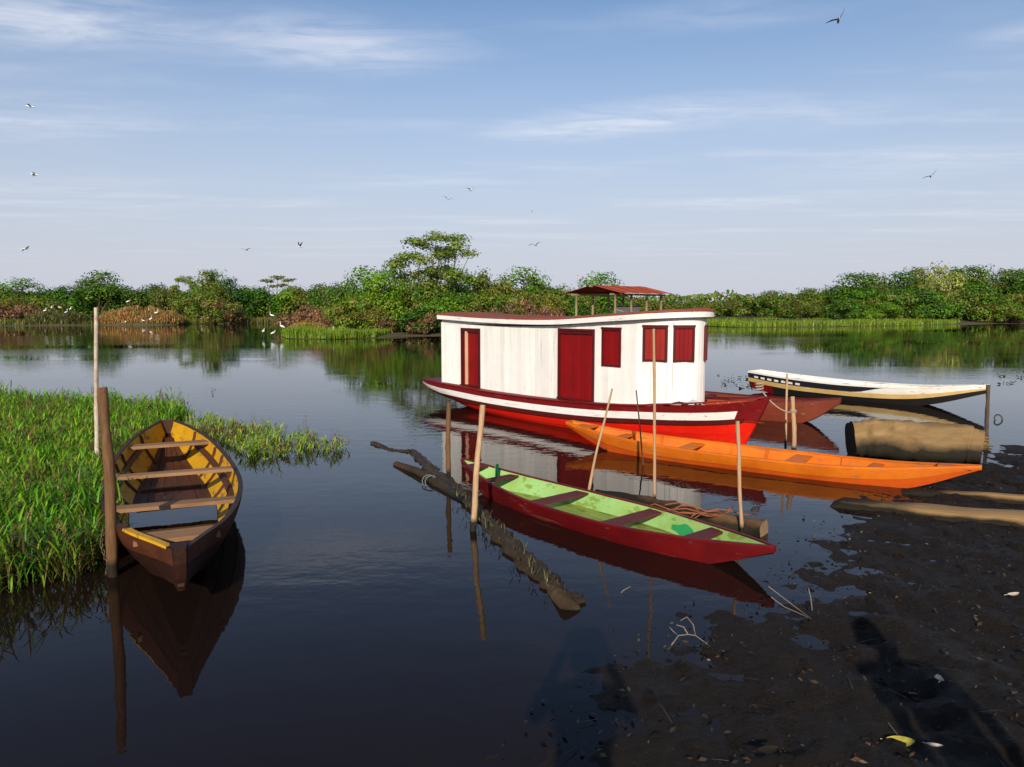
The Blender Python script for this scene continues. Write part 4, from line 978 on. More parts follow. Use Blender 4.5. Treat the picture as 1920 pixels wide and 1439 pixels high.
lab_i = 'leafy bush in the thicket on the island behind the houseboat'
lab_r = 'dark green tree in the unbroken wood on the right far bank'
# left bank: named trees first
plant('bank_tree', 'treeC', 42, 526, 104, 105, 'rounded bright tree at the far left end of the tree line', 'tree', LB)
plant('bank_tree', 'treeA', 196, 513, 108, 100, 'dark domed tree highest of the left quarter of the far bank', 'tree', LB)
plant('bank_tree', 'treeB', 402, 511, 106, 105, 'broad dark tree standing tallest on the left bank beside a twiggy one', 'tree', LB)
plant('bank_tree', 'open', 350, 520, 109, 45, 'sparse twiggy tree left of the broad dark tree', 'tree', LB)
plant('flat_topped_tree', 'flat', 524, 519, 112, 62, 'thin flat-topped tree rising above the left bank tree line', 'tree', LB, rz=0.0)
for i, (px, top, d, w, kd) in enumerate([(-40, 535, 106, 110, 'bushB'), (0, 540, 102, 90, 'bushD'), (95, 545, 108, 100, 'bushA'), (135, 541, 106, 90, 'bushA'), (165, 528, 112, 75, 'treeA'), (235, 540, 110, 80, 'bushA'),
        (262, 541, 112, 80, 'bushD'), (290, 537, 113, 75, 'bushA'), (318, 538, 108, 70, 'bushC'), (372, 545, 102, 80, 'bushD'), (436, 525, 107, 60, 'treeA'), (468, 540, 112, 80, 'bushB'), (500, 542, 110, 80, 'bushA'), (540, 541, 112, 90, 'bushB'),
        (575, 540, 110, 85, 'bushC'), (605, 538, 106, 80, 'bushA'), (640, 535, 100, 80, 'bushD'), (410, 552, 98, 90, 'bushD'), (60, 556, 96, 100, 'bushD'), (10, 560, 94, 90, 'bushC')]):
    plant('bank_bush', kd, px, top, d, w, lab_l, 'bush', LB, seed=i)
for i, (px, top, d, w, lb) in enumerate([(25, 566, 92, 85, 'brown dry shrub at the far left water edge'), (75, 572, 92, 60, 'brown dry shrub second from the left edge of the far bank'), (425, 568, 97, 60, 'reddish dry shrub below the broad dark bank tree'), (570, 575, 72, 90, 'brown dry shrub left of the island bushes'), (605, 580, 62, 70, 'brown dry shrub at the water edge beside the light green spit'),
        (712, 588, 57, 60, 'brown twiggy shrub at the foot of the big bright island bush'), (930, 566, 60, 80, 'brown twiggy shrub showing just above the middle of the cabin roof'), (1015, 566, 62, 80, 'brown twiggy shrub above the cabin roof left of the shelter'), (795, 590, 57.5, 60, 'brown twiggy shrub at the water left of the cabin stern')]):
    plant('dry_shrub', 'dry', px, top, d, w, lb, 'shrub', 'dry shrubs by the water', seed=i)
# island
plant('open_crowned_tree', 'open', 818, 441, 64, 150, 'tall airy pale green tree rising highest above the island', 'tree', IS, rz=0.0)
plant('island_bush', 'treeC', 690, 508, 61, 140, 'big bright green bush at the left end of the island', 'bush', IS)
plant('island_tree', 'treeC', 975, 508, 72, 130, 'rounded bright tree on the island left of the tin roof', 'tree', IS)
plant('island_tree', 'treeC', 1120, 516, 78, 115, 'bright green tree top right behind the tin roofed shelter', 'tree', IS)
for i, (px, top, d, w, kd) in enumerate([(655, 530, 64, 80, 'bushA'), (715, 518, 58.5, 110, 'treeC'), (665, 558, 58, 90, 'bushD'), (755, 540, 60, 110, 'bushD'), (745, 500, 66, 100, 'treeC'), (795, 512, 62.5, 120, 'treeB'), (855, 506, 65, 110, 'treeC'), (840, 560, 60, 100, 'bushB'), (905, 515, 68, 100, 'bushC'),
        (890, 550, 62, 110, 'bushD'), (940, 530, 66, 100, 'bushC'), (955, 558, 64, 110, 'bushB'), (1010, 525, 74, 90, 'bushC'), (1020, 550, 68, 110, 'bushC'), (1062, 540, 72, 100, 'bushD'), (1075, 560, 70, 90, 'bushA'), (1135, 545, 80, 110, 'bushA'), (1170, 560, 84, 100, 'bushD'), (1215, 562, 90, 110, 'bushC'), (1265, 566, 100, 100, 'bushD'), (700, 575, 57.5, 80, 'bushC'), (775, 580, 58.5, 90, 'bushA')]):
    plant('island_bush', kd, px, top, d, w, lab_i, 'bush', IS, seed=i)
# right bank
plant('bank_tree', 'pale', 1740, 497, 110, 90, 'pale twiggy tree crowning the highest point of the right bank wood', 'tree', RB)
plant('bank_tree', 'pale', 1765, 520, 104, 75, 'yellowish tree below the crown of the right bank wood', 'tree', RB)
plant('bank_tree', 'treeA', 1600, 516, 106, 110, 'dark dome forming the left shoulder of the right bank wood', 'tree', RB)
for i, (px, top, d, w, kd) in enumerate([(1290, 566, 130, 80, 'bushC'), (1330, 564, 128, 90, 'bushD'), (1375, 563, 126, 90, 'bushC'), (1415, 556, 124, 80, 'bushD'), (1440, 548, 122, 80, 'treeB'), (1475, 552, 116, 90, 'bushD'), (1510, 543, 112, 90, 'treeB'), (1545, 550, 110, 90, 'bushD'), (1560, 540, 112, 70, 'bushA'),
        (1640, 517, 108, 95, 'treeB'), (1680, 514, 109, 90, 'treeA'), (1710, 505, 111, 90, 'treeB'), (1790, 506, 112, 100, 'treeA'), (1830, 503, 113, 110, 'treeB'), (1875, 508, 112, 100, 'treeB'), (1910, 508, 110, 100, 'treeA'), (1960, 505, 110, 120, 'treeB'), (2020, 508, 112, 120, 'treeA'),
        (1570, 562, 100, 80, 'bushA'), (1620, 545, 101, 90, 'bushB'), (1665, 548, 100, 90, 'bushD'), (1715, 545, 101, 90, 'bushA'), (1755, 552, 101, 90, 'bushB'), (1800, 545, 102, 90, 'bushD'), (1850, 545, 102, 100, 'bushA'), (1900, 548, 102, 100, 'bushC'), (1950, 550, 103, 100, 'bushD'), (1520, 570, 102, 70, 'bushC'), (1650, 568, 97, 70, 'bushB'), (1890, 570, 99, 80, 'bushD')]):
    plant('bank_tree', kd, px, top, d, w, lab_r, 'tree', RB, seed=i)
# each look-alike gets its place in its own row
ORD = ['first', 'second', 'third', 'fourth', 'fifth', 'sixth', 'seventh', 'eighth', 'ninth', 'tenth', 'eleventh', 'twelfth']
ADJ = {'bushA': 'dark green bush', 'bushB': 'bright green bush', 'bushC': 'olive bush', 'bushD': 'mottled green bush', 'treeA': 'dark green tree', 'treeB': 'mottled green tree', 'treeC': 'bright green tree'}
for lab0, place in ((lab_l, 'in the tree line of the left far bank'), (lab_i, 'in the island thicket behind the houseboat'), (lab_r, 'in the wood on the right far bank')):
    for kd, adj in ADJ.items():
        row = [o for o in bpy.data.objects if o.get('label') == lab0 and o.get('sort') == kd]
        row.sort(key=lambda o: o.location.x / o.location.y)
        for i, o in enumerate(row): o['label'] = (ORD[i] + ' ' + adj + ' from the left ' + place) if len(row) > 1 else ('only ' + adj + ' ' + place)
for o in bpy.data.objects:
    if 'sort' in o: del o['sort']
# far woods closing the horizon
rng = np.random.default_rng(77); N = 26000
px = rng.uniform(-230, 230, N); lump = np.array([noise.noise(Vector((x * .11, 0, 5))) + .5 * noise.noise(Vector((x * .4, 1, 5))) for x in px])
hh = 4.0 + 1.0 * lump; pz = np.abs(rng.random(N) ** .7) * hh; py = 150 + rng.normal(size=N) * 4 - (hh - pz) * .8
nn = rng.normal(size=(N, 3)) * .6 + np.array([0, -.7, .5]); nn /= np.linalg.norm(nn, axis=1, keepdims=True)
cc = np.array(PAL['mixed'])[rng.integers(0, 4, N)] * rng.uniform(.6, 1.2, (N, 1))
me = leaf_mesh('far_woods', np.stack([px, py, pz + .4], 1), nn, rng.uniform(.5, 1.1, N), cc, rng, M['leaf'], .7)
tag(link('far_woods', me), 'distant woods closing the horizon beyond the lake', kind='stuff')

# ------------------------------------------------------------------ grasses
def strips(name, o, az, pitch, droop, length, width, cols, mat, seg=3):
    n = len(o); V = []; p = o.copy(); a = pitch.copy(); dirh = np.stack([np.cos(az), np.sin(az), np.zeros(n)], 1); side = np.stack([-np.sin(az), np.cos(az), np.zeros(n)], 1)
    prof = [0.7, 1.0, 0.75, 0.0] if seg == 3 else [1.0, 0.8, 0.0]
    for s in range(seg + 1):
        if s < seg: V += [p - side * (width * prof[s] / 2)[:, None], p + side * (width * prof[s] / 2)[:, None]]
        else: V += [p.copy()]
        p = p + (dirh * np.cos(a)[:, None] + np.array([0, 0, 1]) * np.sin(a)[:, None]) * (length / seg)[:, None]; a = a - droop / seg
    m_ = 2 * seg + 1; V = np.stack(V, 1).reshape(-1, 3); b = np.arange(n)[:, None] * m_
    quads = [np.array([2*s, 2*s+1, 2*s+3, 2*s+2]) for s in range(seg - 1)]; F = [b + q for q in quads] + [b + np.array([2*seg-2, 2*seg-1, 2*seg])]
    flat = np.concatenate(F, 1).ravel(); tot = np.tile(np.array([4] * (seg - 1) + [3]), n)
    return mesh_np(name, V, flat, tot, np.repeat(cols, m_, 0), mat)
def in_poly(pts, poly):
    x, y = pts[:, 0], pts[:, 1]; ins = np.zeros(len(x), bool); j = len(poly) - 1
    for i in range(len(poly)):
        xi, yi = poly[i]; xj, yj = poly[j]
        c = ((yi > y) != (yj > y)) & (x < (xj - xi) * (y - yi) / (yj - yi + 1e-12) + xi); ins ^= c; j = i
    return ins
def scatter(poly, n, rng):
    a = np.array(poly); lo, hi = a.min(0), a.max(0); out = np.zeros((0, 2))
    while len(out) < n:
        q = rng.uniform(lo, hi, (n * 2, 2)); out = np.concatenate([out, q[in_poly(q, poly)]])
    return out[:n]
def reeds(name, label, poly, stems, h0, h1, leaves, rng, greens, z0=0.03, brown=0.25, lean=0.25, lw=0.014, clump=2.2):
    P = scatter(poly, stems, rng)
    dens = np.array([noise.noise(Vector((x * clump, y * clump, 2))) for x, y in P]); keep = dens > rng.uniform(-.9, .15, stems); P = P[keep]; dens = dens[keep]; n = len(P)
    H_ = rng.uniform(h0, h1, n) * (1 + .75 * dens); azs = rng.uniform(0, 6.28, n); tilt = np.abs(rng.normal(0, lean, n))
    tone = np.array([noise.noise(Vector((x * .9, y * .9, 8))) for x, y in P])
    g = np.array(greens); base = g[rng.integers(0, len(g), n)]
    O, A, PI_, DR, LE, WI, C = [], [], [], [], [], [], []
    o = np.stack([P[:, 0], P[:, 1], np.full(n, z0)], 1)
    O.append(o); A.append(azs); PI_.append(np.pi/2 - tilt); DR.append(np.full(n, .2)); LE.append(H_); WI.append(np.full(n, .008)); C.append(base * .8)
    for k in range(leaves):
        f = (k + rng.uniform(.3, 1.0, n)) / leaves; top = f * H_ * .95
        q = o + np.stack([np.cos(azs) * np.sin(tilt) * top, np.sin(azs) * np.sin(tilt) * top, np.cos(tilt) * top], 1)
        O.append(q); A.append(rng.uniform(0, 6.28, n)); PI_.append(rng.uniform(.75, 1.35, n)); DR.append(rng.uniform(.4, 1.9, n))
        LE.append(rng.uniform(.12, .36, n) * (.7 + .5 * (1 - f)) * (h1 / .5)); WI.append(rng.uniform(.7, 1.3, n) * lw)
        isb = (rng.random(n) < brown * (1.5 - f) * np.clip(.6 + 1.6 * tone, .1, 2))
        cc = np.where(isb[:, None], np.array([.20, .13, .045]) * rng.uniform(.5, 1.2, (n, 1)), base * rng.uniform(.7, 1.35, (n, 1))); C.append(cc)
    me = strips(name, np.concatenate(O), np.concatenate(A), np.concatenate(PI_), np.concatenate(DR), np.concatenate(LE), np.concatenate(WI), np.concatenate(C), M['grass'])
    return tag(link(name, me), label, kind='stuff')
GREENS = [(.12, .34, .008), (.09, .27, .008), (.18, .36, .012), (.24, .33, .020), (.06, .18, .010)]
rng = np.random.default_rng(5)
reeds('marsh_grass', 'lush bright green marsh grass filling the left shore', GRASS_POLY, 15500, .19, .43, 6, rng, GREENS, lw=.016, clump=1.5, brown=.42, lean=.5)
fr = [(-6.5, 5.2), (-4.2, 5.35), (-3.45, 5.9), (-3.5, 6.6), (-4.1, 7.6), (-4.6, 8.8), (-5.4, 7), (-6.5, 6)]
reeds('marsh_grass', 'sparse grass standing in water at the left shore edge', fr, 1500, .22, .46, 6, rng, GREENS, z0=-.02, brown=.35)
spit = [tuple(G(*q)[:2]) for q in ((330, 792), (400, 790), (470, 805), (540, 818), (650, 838), (655, 852), (590, 852), (520, 860), (455, 862), (430, 838), (360, 815))]
reeds('marsh_grass', 'trailing pale grass spit behind the yellow canoe', spit, 560, .09, .26, 7, rng, [(.17, .32, .03), (.24, .32, .05), (.12, .25, .02)], z0=0.0, brown=.4, lean=1.0, lw=.015, clump=3.0)
def far_grass(name, label, poly, n, h0, h1, w, cols, seed, zf=lambda x, y: .05, lean=.25):
    rng = np.random.default_rng(seed); P = scatter(poly, n, rng); z = np.array([zf(x, y) for x, y in P])
    c = np.array(cols); C = c[rng.integers(0, len(c), n)] * rng.uniform(.7, 1.25, (n, 1))
    nz = np.array([noise.noise(Vector((x * .35, y * .35, seed))) for x, y in P])
    me = strips(name, np.stack([P[:, 0], P[:, 1], z], 1), rng.uniform(0, 6.28, n), np.pi/2 - np.abs(rng.normal(0, lean, n)), rng.uniform(.1, 1.1, n), rng.uniform(h0, h1, n) * (1 + .5 * nz), rng.uniform(.6, 1.4, n) * w, C, M['grass'], 2)
    return tag(link(name, me), label, kind='stuff')
YG = [(.24, .34, .018), (.19, .30, .016), (.28, .32, .030), (.14, .25, .016)]; BR = [(.46, .24, .075), (.38, .19, .06), (.52, .32, .12)]
far_grass('bank_grass', 'yellow green reed belt along the right far bank', [(18.5, 88), (24, 80.5), (34, 82.5), (45, 87.5), (54, 93.5), (58, 98), (40, 99), (17, 110)], 26000, .3, .75, .10, YG, 21)
far_grass('bank_grass', 'low grass edging the left far bank', [(-90, 86.5), (-60, 85), (-46, 91), (-31, 101.5), (-20, 119), (-30, 120), (-60, 97), (-90, 95)], 20000, .4, .9, .10, [(.12, .17, .02), (.16, .18, .03), (.17, .12, .04)], 22)
far_grass('bank_grass', 'light green grassy spit left of the island', [(-17.2, 56.5), (-15.4, 51.8), (-12, 50.8), (-9.6, 53), (-9, 57), (-12, 62), (-16, 64)], 14000, .3, .7, .06, YG, 23)
def mound(name, label, px0, px1, top, d, depth, cols, seed, n, h0=.5, h1=1.0):
    x0, x1 = (px0 - PCX) / FOC * d, (px1 - PCX) / FOC * d; cxm, hw = (x0 + x1) / 2, (x1 - x0) / 2; H_ = D((px0 + px1) / 2, top, d).z - .6
    f = lambda x, y: max(0.0, 1 - ((x - cxm) / hw) ** 2 - ((y - d) / depth) ** 2) ** .5 * H_ * (.85 + .5 * noise.noise(Vector((x * .45, y * .45, seed))) + .25 * noise.noise(Vector((x * 1.3, y * 1.3, seed))))
    ring = [(cxm + hw * math.cos(t * .2), d + depth * math.sin(t * .2)) for t in range(31)]
    mb = MB(); rows = []
    for i in range(9):
        k = 1 - i / 8 * .98; rows.append([(cxm + hw*k*math.cos(t*.2094), d + depth*k*math.sin(t*.2094), f(cxm + hw*k*math.cos(t*.2094), d + depth*k*math.sin(t*.2094)) - .05) for t in range(30)])
    mb.grid(rows, close_v=True); tag(mb.build('marsh_hummock', M['soil'], smooth=True), label.replace('grass', 'ground under grass'), kind='structure')
    far_grass(name, label, ring, n, h0, h1, .09, cols, seed, f, .5)
mound('dry_grass', 'russet dry grass hummock full of egrets', 188, 345, 572, 93, 4.0, BR + [(.20, .24, .03), (.12, .08, .04)], 31, 12000, .25, .7)
mound('dry_grass', 'dark olive grass hummock left of the russet one', 55, 175, 580, 91, 3.5, [(.13, .16, .03), (.08, .07, .03), (.16, .19, .03), (.06, .05, .03)], 32, 9000, .25, .7)
mound('dry_grass', 'brown dry grass patch on the light green spit', 545, 615, 596, 60, 2.2, BR + YG[:1], 33, 4000, .3, .6)
mound('dry_grass', 'orange dry grass tuft below the left bank trees', 405, 450, 574, 99, 2.5, BR, 34, 2500)
# tufts growing on the sunken log
rng = np.random.default_rng(8); tp = []
for i in range(170):
    t = rng.random(); a, b2 = G(840, 905, .11), G(1050, 1100, .10); q = a.lerp(b2, t); k = noise.noise(Vector((t * 9, 2, 2)))
    if k > -.25: tp.append((q.x + rng.normal() * .05, q.y + rng.normal() * .05, .08))
tp = np.array(tp) - np.array(drift.location); n = len(tp)
me = strips('log_tufts', tp, rng.uniform(0, 6.28, n), rng.uniform(.5, 1.5, n), rng.uniform(.2, 1.2, n), rng.uniform(.03, .10, n), np.full(n, .010), np.array([[.10, .095, .03]]) * rng.uniform(.5, 1.4, (n, 1)), M['grass'])
o = link('log_tufts', me, drift); o['kind'] = 'stuff'

# ------------------------------------------------------------------ birds
def ell_rows(pts, n=10):
    rows = []
    for (p, r, rz_) in pts: rows.append([Vector((p[0], p[1] + r * math.cos(2*math.pi*k/n), p[2] + rz_ * math.sin(2*math.pi*k/n))) for k in range(n)])
    return rows
def egret_mesh(name, neck):
    mb = MB(); mb.grid(ell_rows([((-.30, 0, .44), .01, .01), ((-.22, 0, .47), .06, .05), ((-.08, 0, .52), .10, .09), ((.06, 0, .55), .10, .10), ((.15, 0, .58), .06, .07), ((.18, 0, .60), .03, .03)]), close_v=True)
    npts = [(.15, 0, .58), (.22, 0, .64), (.20, 0, .74), (.17, 0, .84), (.20, 0, .92), (.27, 0, .93)] if neck else [(.14, 0, .58), (.20, 0, .62), (.18, 0, .68), (.21, 0, .73), (.27, 0, .73)]
    mb.tube(npts, [.045, .032, .026, .024, .032, .02][:len(npts)], 8); e = npts[-1]; nf = len(mb.f)
    mb.tube([(e[0] - .02, 0, e[2]), (e[0] + .13, 0, e[2] - .02)], [.016, .003], 6); n2 = len(mb.f)
    for s in (-.03, .03): mb.tube([(0, s, .48), (-.02, s, .24), (0, s, -.05)], .012, 5)
    me = bpy.data.meshes.new(name); me.from_pydata(mb.v, [], mb.f)
    for k in ('egret', 'bill', 'legs'): me.materials.append(M[k])
    for i, p in enumerate(me.polygons): p.material_index = 0 if i < nf else (1 if i < n2 else 2); p.use_smooth = True
    return me
EG = [egret_mesh('egret_upright', True), egret_mesh('egret_hunched', False)]
HUM = {'r': (-.0,)}
egrets = [(84, 583, 89, 'leftmost egret above the dark olive hummock'), (97, 577, 90, 'second egret from the left on the dark olive hummock'), (112, 577, 90, 'third egret from the left on the olive hummock'), (132, 580, 90, 'egret at the right end of the olive hummock'), (124, 586, 89, 'lower egret near the right end of the olive hummock'),
    (218, 588, 91, 'leftmost egret on the russet hummock'), (233, 580, 92, 'second egret from the left on the russet hummock'), (240, 566, 95, 'egret perched highest behind the russet hummock'), (260, 579, 92, 'egret at the top middle of the russet hummock'), (280, 582, 92, 'egret right of the middle of the russet hummock'), (293, 587, 91, 'rightmost egret on the russet hummock'),
    (235, 604, 88, 'left of the three egrets at the russet hummock water edge'), (269, 602, 88, 'middle of the three egrets at the russet hummock water edge'), (282, 599, 88, 'right of the three egrets at the russet hummock water edge'), (378, 598, 96, 'lone egret at the bank water edge right of the russet hummock'), (510, 592, 70, 'egret on the brown stump left of the spit'),
    (494, 622, 54, 'leftmost egret standing in water by the light green spit'), (512, 625, 52.3, 'second egret standing in water by the light green spit'), (529, 613, 57, 'egret on the grass of the light green spit'), (626, 621, 53, 'lone egret at the right end of the light green spit')]
for i, (px, py, d, lb) in enumerate(egrets):
    p = D(px, py, d); o = link('egret', EG[(i * 3) % 5 % 2]); s = 0.78 + .12 * math.sin(i * 2.1); o.scale = (s, s, s)
    o.location = (p.x, p.y, p.z - .5 * s); o.rotation_euler = (0, 0, (i * 1.9) % 6.28); tag(o, 'white ' + lb, 'bird', 'white egrets along the left far shore')
def gull_mesh(name, dl, dr, sweep=.25, fold=0.0):
    """flying bird facing +X; dl and dr are (inner, outer) wing angles"""
    mb = MB(); mb.grid(ell_rows([((-.34, 0, 0), .05, .008), ((-.24, 0, 0), .045, .02), ((-.10, 0, 0), .065, .055), ((.06, 0, 0), .07, .065), ((.16, 0, .01), .045, .05), ((.21, 0, .02), .042, .042), ((.26, 0, .02), .02, .02), ((.31, 0, .01), .005, .005)], 10), close_v=True)
    nb_ = len(mb.f)
    for s, (a, b2) in ((1, dl), (-1, dr)):
        rows = []; p = Vector((.06, s * .05, .03)); x = .06
        for i in range(9):
            t = i / 8; ang = lerp(a, b2, sstep(.25, .75, t)); ch = lerp(.17, .15, t) if t < .55 else lerp(.15, .015, (t - .55) / .45)
            xo = .07 * math.sin(min(1, t / .45) * math.pi / 2) - sweep * max(0, t - .4) ** 1.2
            le = Vector((p.x + xo + .05, p.y, p.z)); te = le - Vector((ch, 0, 0)); th = Vector((0, -s * math.sin(R(ang)), math.cos(R(ang)))) * lerp(.014, .004, t)
            rows.append([le, le.lerp(te, .35) + th, te, le.lerp(te, .35) - th]); p = p + Vector((0, s * math.cos(R(ang)), math.sin(R(ang)))) * .072
        mb.grid(rows, close_v=True); mb.cap([len(mb.v) - 4 + k for k in range(4)])
    me = bpy.data.meshes.new(name); me.from_pydata(mb.v, [], mb.f); me.materials.append(M['egret']); me.materials.append(M['wing_dark'])
    for i, p_ in enumerate(me.polygons): p_.material_index = 0 if i < nb_ else 1; p_.use_smooth = True
    return me
flyers = [(1572, 38, 30, (62, 78), (-12, -18), 250, 'large bird with one raised wing high at the upper right'), (1745, 331, 46, (40, 55), (-5, -20), 240, 'bird with tilted wings at the right above the far wood'),
    (57, 200, 46, (20, -25), (15, -20), 200, 'bird with drooped wings at the upper left'), (65, 328, 48, (-10, -45), (30, 5), 210, 'bird gliding with a bent wing at the left middle of the sky'), (47, 467, 46, (-20, -45), (35, 5), 60, 'lowest bird at the far left above the tree line'),
    (462, 469, 60, (25, 10), (8, -5), 260, 'bird gliding low over the left bank, left of a pair'), (563, 463, 60, (55, 60), (60, 55), 230, 'bird with wings held up in a V over the left bank'), (840, 374, 60, (35, -20), (30, -25), 120, 'left lower bird of the pair above the airy tree'),
    (883, 357, 58, (45, 20), (20, -10), 300, 'right upper bird of the pair above the airy tree'), (995, 398, 95, (20, 0), (20, 0), 30, 'tiny far bird right of the pair above the airy tree'), (1004, 460, 50, (25, -30), (20, -35), 250, 'bird with arched wings right of the airy tree crown'), (1082, 518, 95, (20, 0), (20, 0), 20, 'tiny far bird just above the shelter tree')]
for i, (px, py, d, dl, dr, yaw, lb) in enumerate(flyers):
    o = link('flying_bird', gull_mesh('flying_bird', dl, dr)); o.location = D(px, py, d); o.rotation_euler = (R(8 * math.sin(i * 2)), R(-6), R(yaw)); o.scale = (0.8,) * 3 if i not in (9, 11) else (0.7,) * 3
    tag(o, lb, 'bird', 'birds flying over the lake')

# ------------------------------------------------------------------ mud debris, twigs, weeds
rng = np.random.default_rng(14); N = 11000
P = np.stack([rng.uniform(0.2, 9, N), rng.uniform(2.8, 11.5, N)], 1)
ok = np.array([shore_sd(x, y) > -.25 + .5 * noise.noise(Vector((x * 2, y * 2, 3))) for x, y in P]); P = P[ok]; n = len(P)
z = np.array([max(.004, mud_h(x, y)) for x, y in P])
LC = np.array([(.055, .033, .016), (.09, .052, .022), (.03, .02, .012), (.16, .10, .045), (.02, .017, .012), (.035, .038, .016), (.26, .19, .12)])
C = LC[rng.choice(7, n, p=[.32, .16, .28, .02, .17, .04, .01])] * rng.uniform(.6, 1.2, (n, 1))
nn = rng.normal(size=(n, 3)) * .35 + np.array([0, 0, 1]); nn /= np.linalg.norm(nn, axis=1, keepdims=True)
me = leaf_mesh('leaf_litter', np.stack([P[:, 0], P[:, 1], z + .010], 1), nn, rng.gamma(1.6, .011, n) + .008, C, rng, M['litter'], .45)
tag(link('leaf_litter', me), 'dead leaves and chips littering the mud bank', kind='stuff')
n = 420; P = np.stack([rng.uniform(0.3, 8, n), rng.uniform(2.8, 10.5, n)], 1); ok = np.array([shore_sd(x, y) > -.2 for x, y in P]); P = P[ok]; n = len(P)
z = np.array([max(.004, mud_h(x, y)) for x, y in P])
me = strips('stalks', np.stack([P[:, 0], P[:, 1], z + .012], 1), rng.uniform(0, 6.28, n), rng.uniform(-.1, .25, n), rng.uniform(.0, .5, n), rng.uniform(.05, .28, n), np.full(n, .006), LC[rng.integers(0, 4, n)] * rng.uniform(.6, 1.3, (n, 1)), M['litter'], 2)
tag(link('dead_stalks', me), 'dead grass stalks strewn over the mud', kind='stuff')
def clods():
    mb = MB(); random.seed(4)
    for i in range(420):
        x, y = random.uniform(.3, 7), random.uniform(2.8, 10)
        if shore_sd(x, y) < -.1: continue
        r = random.uniform(.012, .05) if i > 40 else random.uniform(.05, .09); zc_ = mud_h(x, y); rows = []
        for a in range(5):
            ph = lerp(-.2, math.pi / 2 - .05, a / 4)
            rows.append([(x + r * math.cos(ph) * math.cos(k * 1.0472) * random.uniform(.7, 1.35), y + r * math.cos(ph) * math.sin(k * 1.0472) * random.uniform(.7, 1.3), zc_ - .004 + r * .55 * math.sin(ph) * random.uniform(.7, 1.2)) for k in range(6)])
        mb.grid(rows, close_v=True); mb.cap([len(mb.v) - 6 + k for k in range(6)])
    tag(mb.build('mud_clods', M['mud'], smooth=True), 'lumps of mud on the dark bank', kind='stuff')
clods()
def big_leaf(label, p, length, wid, mat, rz, curl=.25):
    mb = MB(); rows = []
    for i in range(9):
        t = i / 8; w = wid * math.sin(math.pi * min(1, t * .93 + .04)) ** .7; rows.append([(length * (t - .5), w * (k / 4 - .5), curl * length * ((t - .5) ** 2 + .8 * (k / 4 - .5) ** 2) + .004) for k in range(5)])
    mb.grid(rows); mb.tube([(-length*.5, 0, curl*length*.25 + .004), (-length*.72, .01, curl*length*.2)], .0025, 5)
    o = mb.build('fallen_leaf', mat, None, smooth=True); o.location = (p.x, p.y, mud_h(p.x, p.y) + .035); o.rotation_euler = (R(12), R(-6), rz); tag(o, label, 'leaf', 'fallen leaves on the mud')
big_leaf('bright yellow fallen leaf on the mud at the lower right', G(1690, 1374, .1), .125, .075, M['leaf_yellow'], -.35)
big_leaf('pale upright scrap of leaf beside the long shadow', G(1760, 1272, .1), .06, .05, M['leaf_pale'], 1.2, .6)
big_leaf('small pale leaf right of the yellow one', G(1753, 1392, .1), .07, .025, M['leaf_pale'], -.5)
big_leaf('small white leaf at the right edge of the mud', G(1900, 1113, .1), .09, .04, M['leaf_pale'], .1)
big_leaf('tan curled leaf under the yellow one at the bottom', G(1440, 1412, .1), .10, .05, M['log_tan'], .1)
def twigs(label, stems):
    o0 = Vector(stems[0][0]); mb = MB()
    for s in stems: mb.tube([Vector(p) - o0 for p in s], [.0048 * (1 - .6 * i / len(s)) for i in range(len(s))], 5)
    o = mb.build('dead_twig', M['twig'], None, smooth=True); o.location = o0; tag(o, label, 'twig', 'bleached twigs at the water edge')
def tw(px, py, z): return G(px, py, 0) + Vector((0, 0, z))
b0 = G(1255, 1218)
def at_d(px, py, d): return D(px, py, d)
twigs('branching bleached twig standing in the shallows at bottom centre right', [[at_d(1255, 1216, 4.72), at_d(1272, 1192, 4.75), at_d(1290, 1190, 4.8), at_d(1304, 1192, 4.8), at_d(1322, 1205, 4.75), at_d(1340, 1222, 4.7)], [at_d(1304, 1192, 4.8), at_d(1300, 1172, 4.85), at_d(1288, 1157, 4.9), at_d(1276, 1164, 4.9)], [at_d(1272, 1192, 4.75), at_d(1262, 1184, 4.8), at_d(1255, 1176, 4.8)], [at_d(1290, 1190, 4.8), at_d(1282, 1176, 4.8), at_d(1268, 1172, 4.82)], [at_d(1262, 1205, 4.74), at_d(1254, 1218, 4.68)]])
twigs('straight bleached twigs slanting from the mud into water', [[at_d(1520, 1160, 5.12), at_d(1480, 1130, 5.3), at_d(1441, 1100, 5.5)], [at_d(1515, 1158, 5.12), at_d(1470, 1138, 5.25), at_d(1446, 1120, 5.4)], [at_d(1523, 1145, 5.2), at_d(1520, 1120, 5.25), at_d(1516, 1104, 5.3)]])
twigs('thin twig bent over the water below the green canoe', [[at_d(1160, 1118, 5.65), at_d(1168, 1108, 5.66), at_d(1182, 1100, 5.68)]])
twigs('pale stick lying at the mud edge', [[at_d(1436, 1182, 5.05), at_d(1470, 1180, 5.05), at_d(1506, 1179, 5.04)]])
rng = np.random.default_rng(20)
def weeds(name, label, boxes, seed, s0=.04, s1=.16):
    rng = np.random.default_rng(seed); pos = []
    for (x0, x1, y0, y1, n) in boxes:
        for _ in range(n):
            g = G(rng.uniform(x0, x1), rng.uniform(y0, y1)); pos.append((g.x, g.y, .008 + .03 * rng.random()))
    pos = np.array(pos); n = len(pos); nn = rng.normal(size=(n, 3)) * .5 + np.array([0, 0, 1]); nn /= np.linalg.norm(nn, axis=1, keepdims=True)
    me = leaf_mesh(name, pos, nn, rng.uniform(s0, s1, n), np.array([[.035, .045, .02]]) * rng.uniform(.5, 2, (n, 1)), rng, M['grass'], .6); tag(link(name, me), label, kind='stuff')
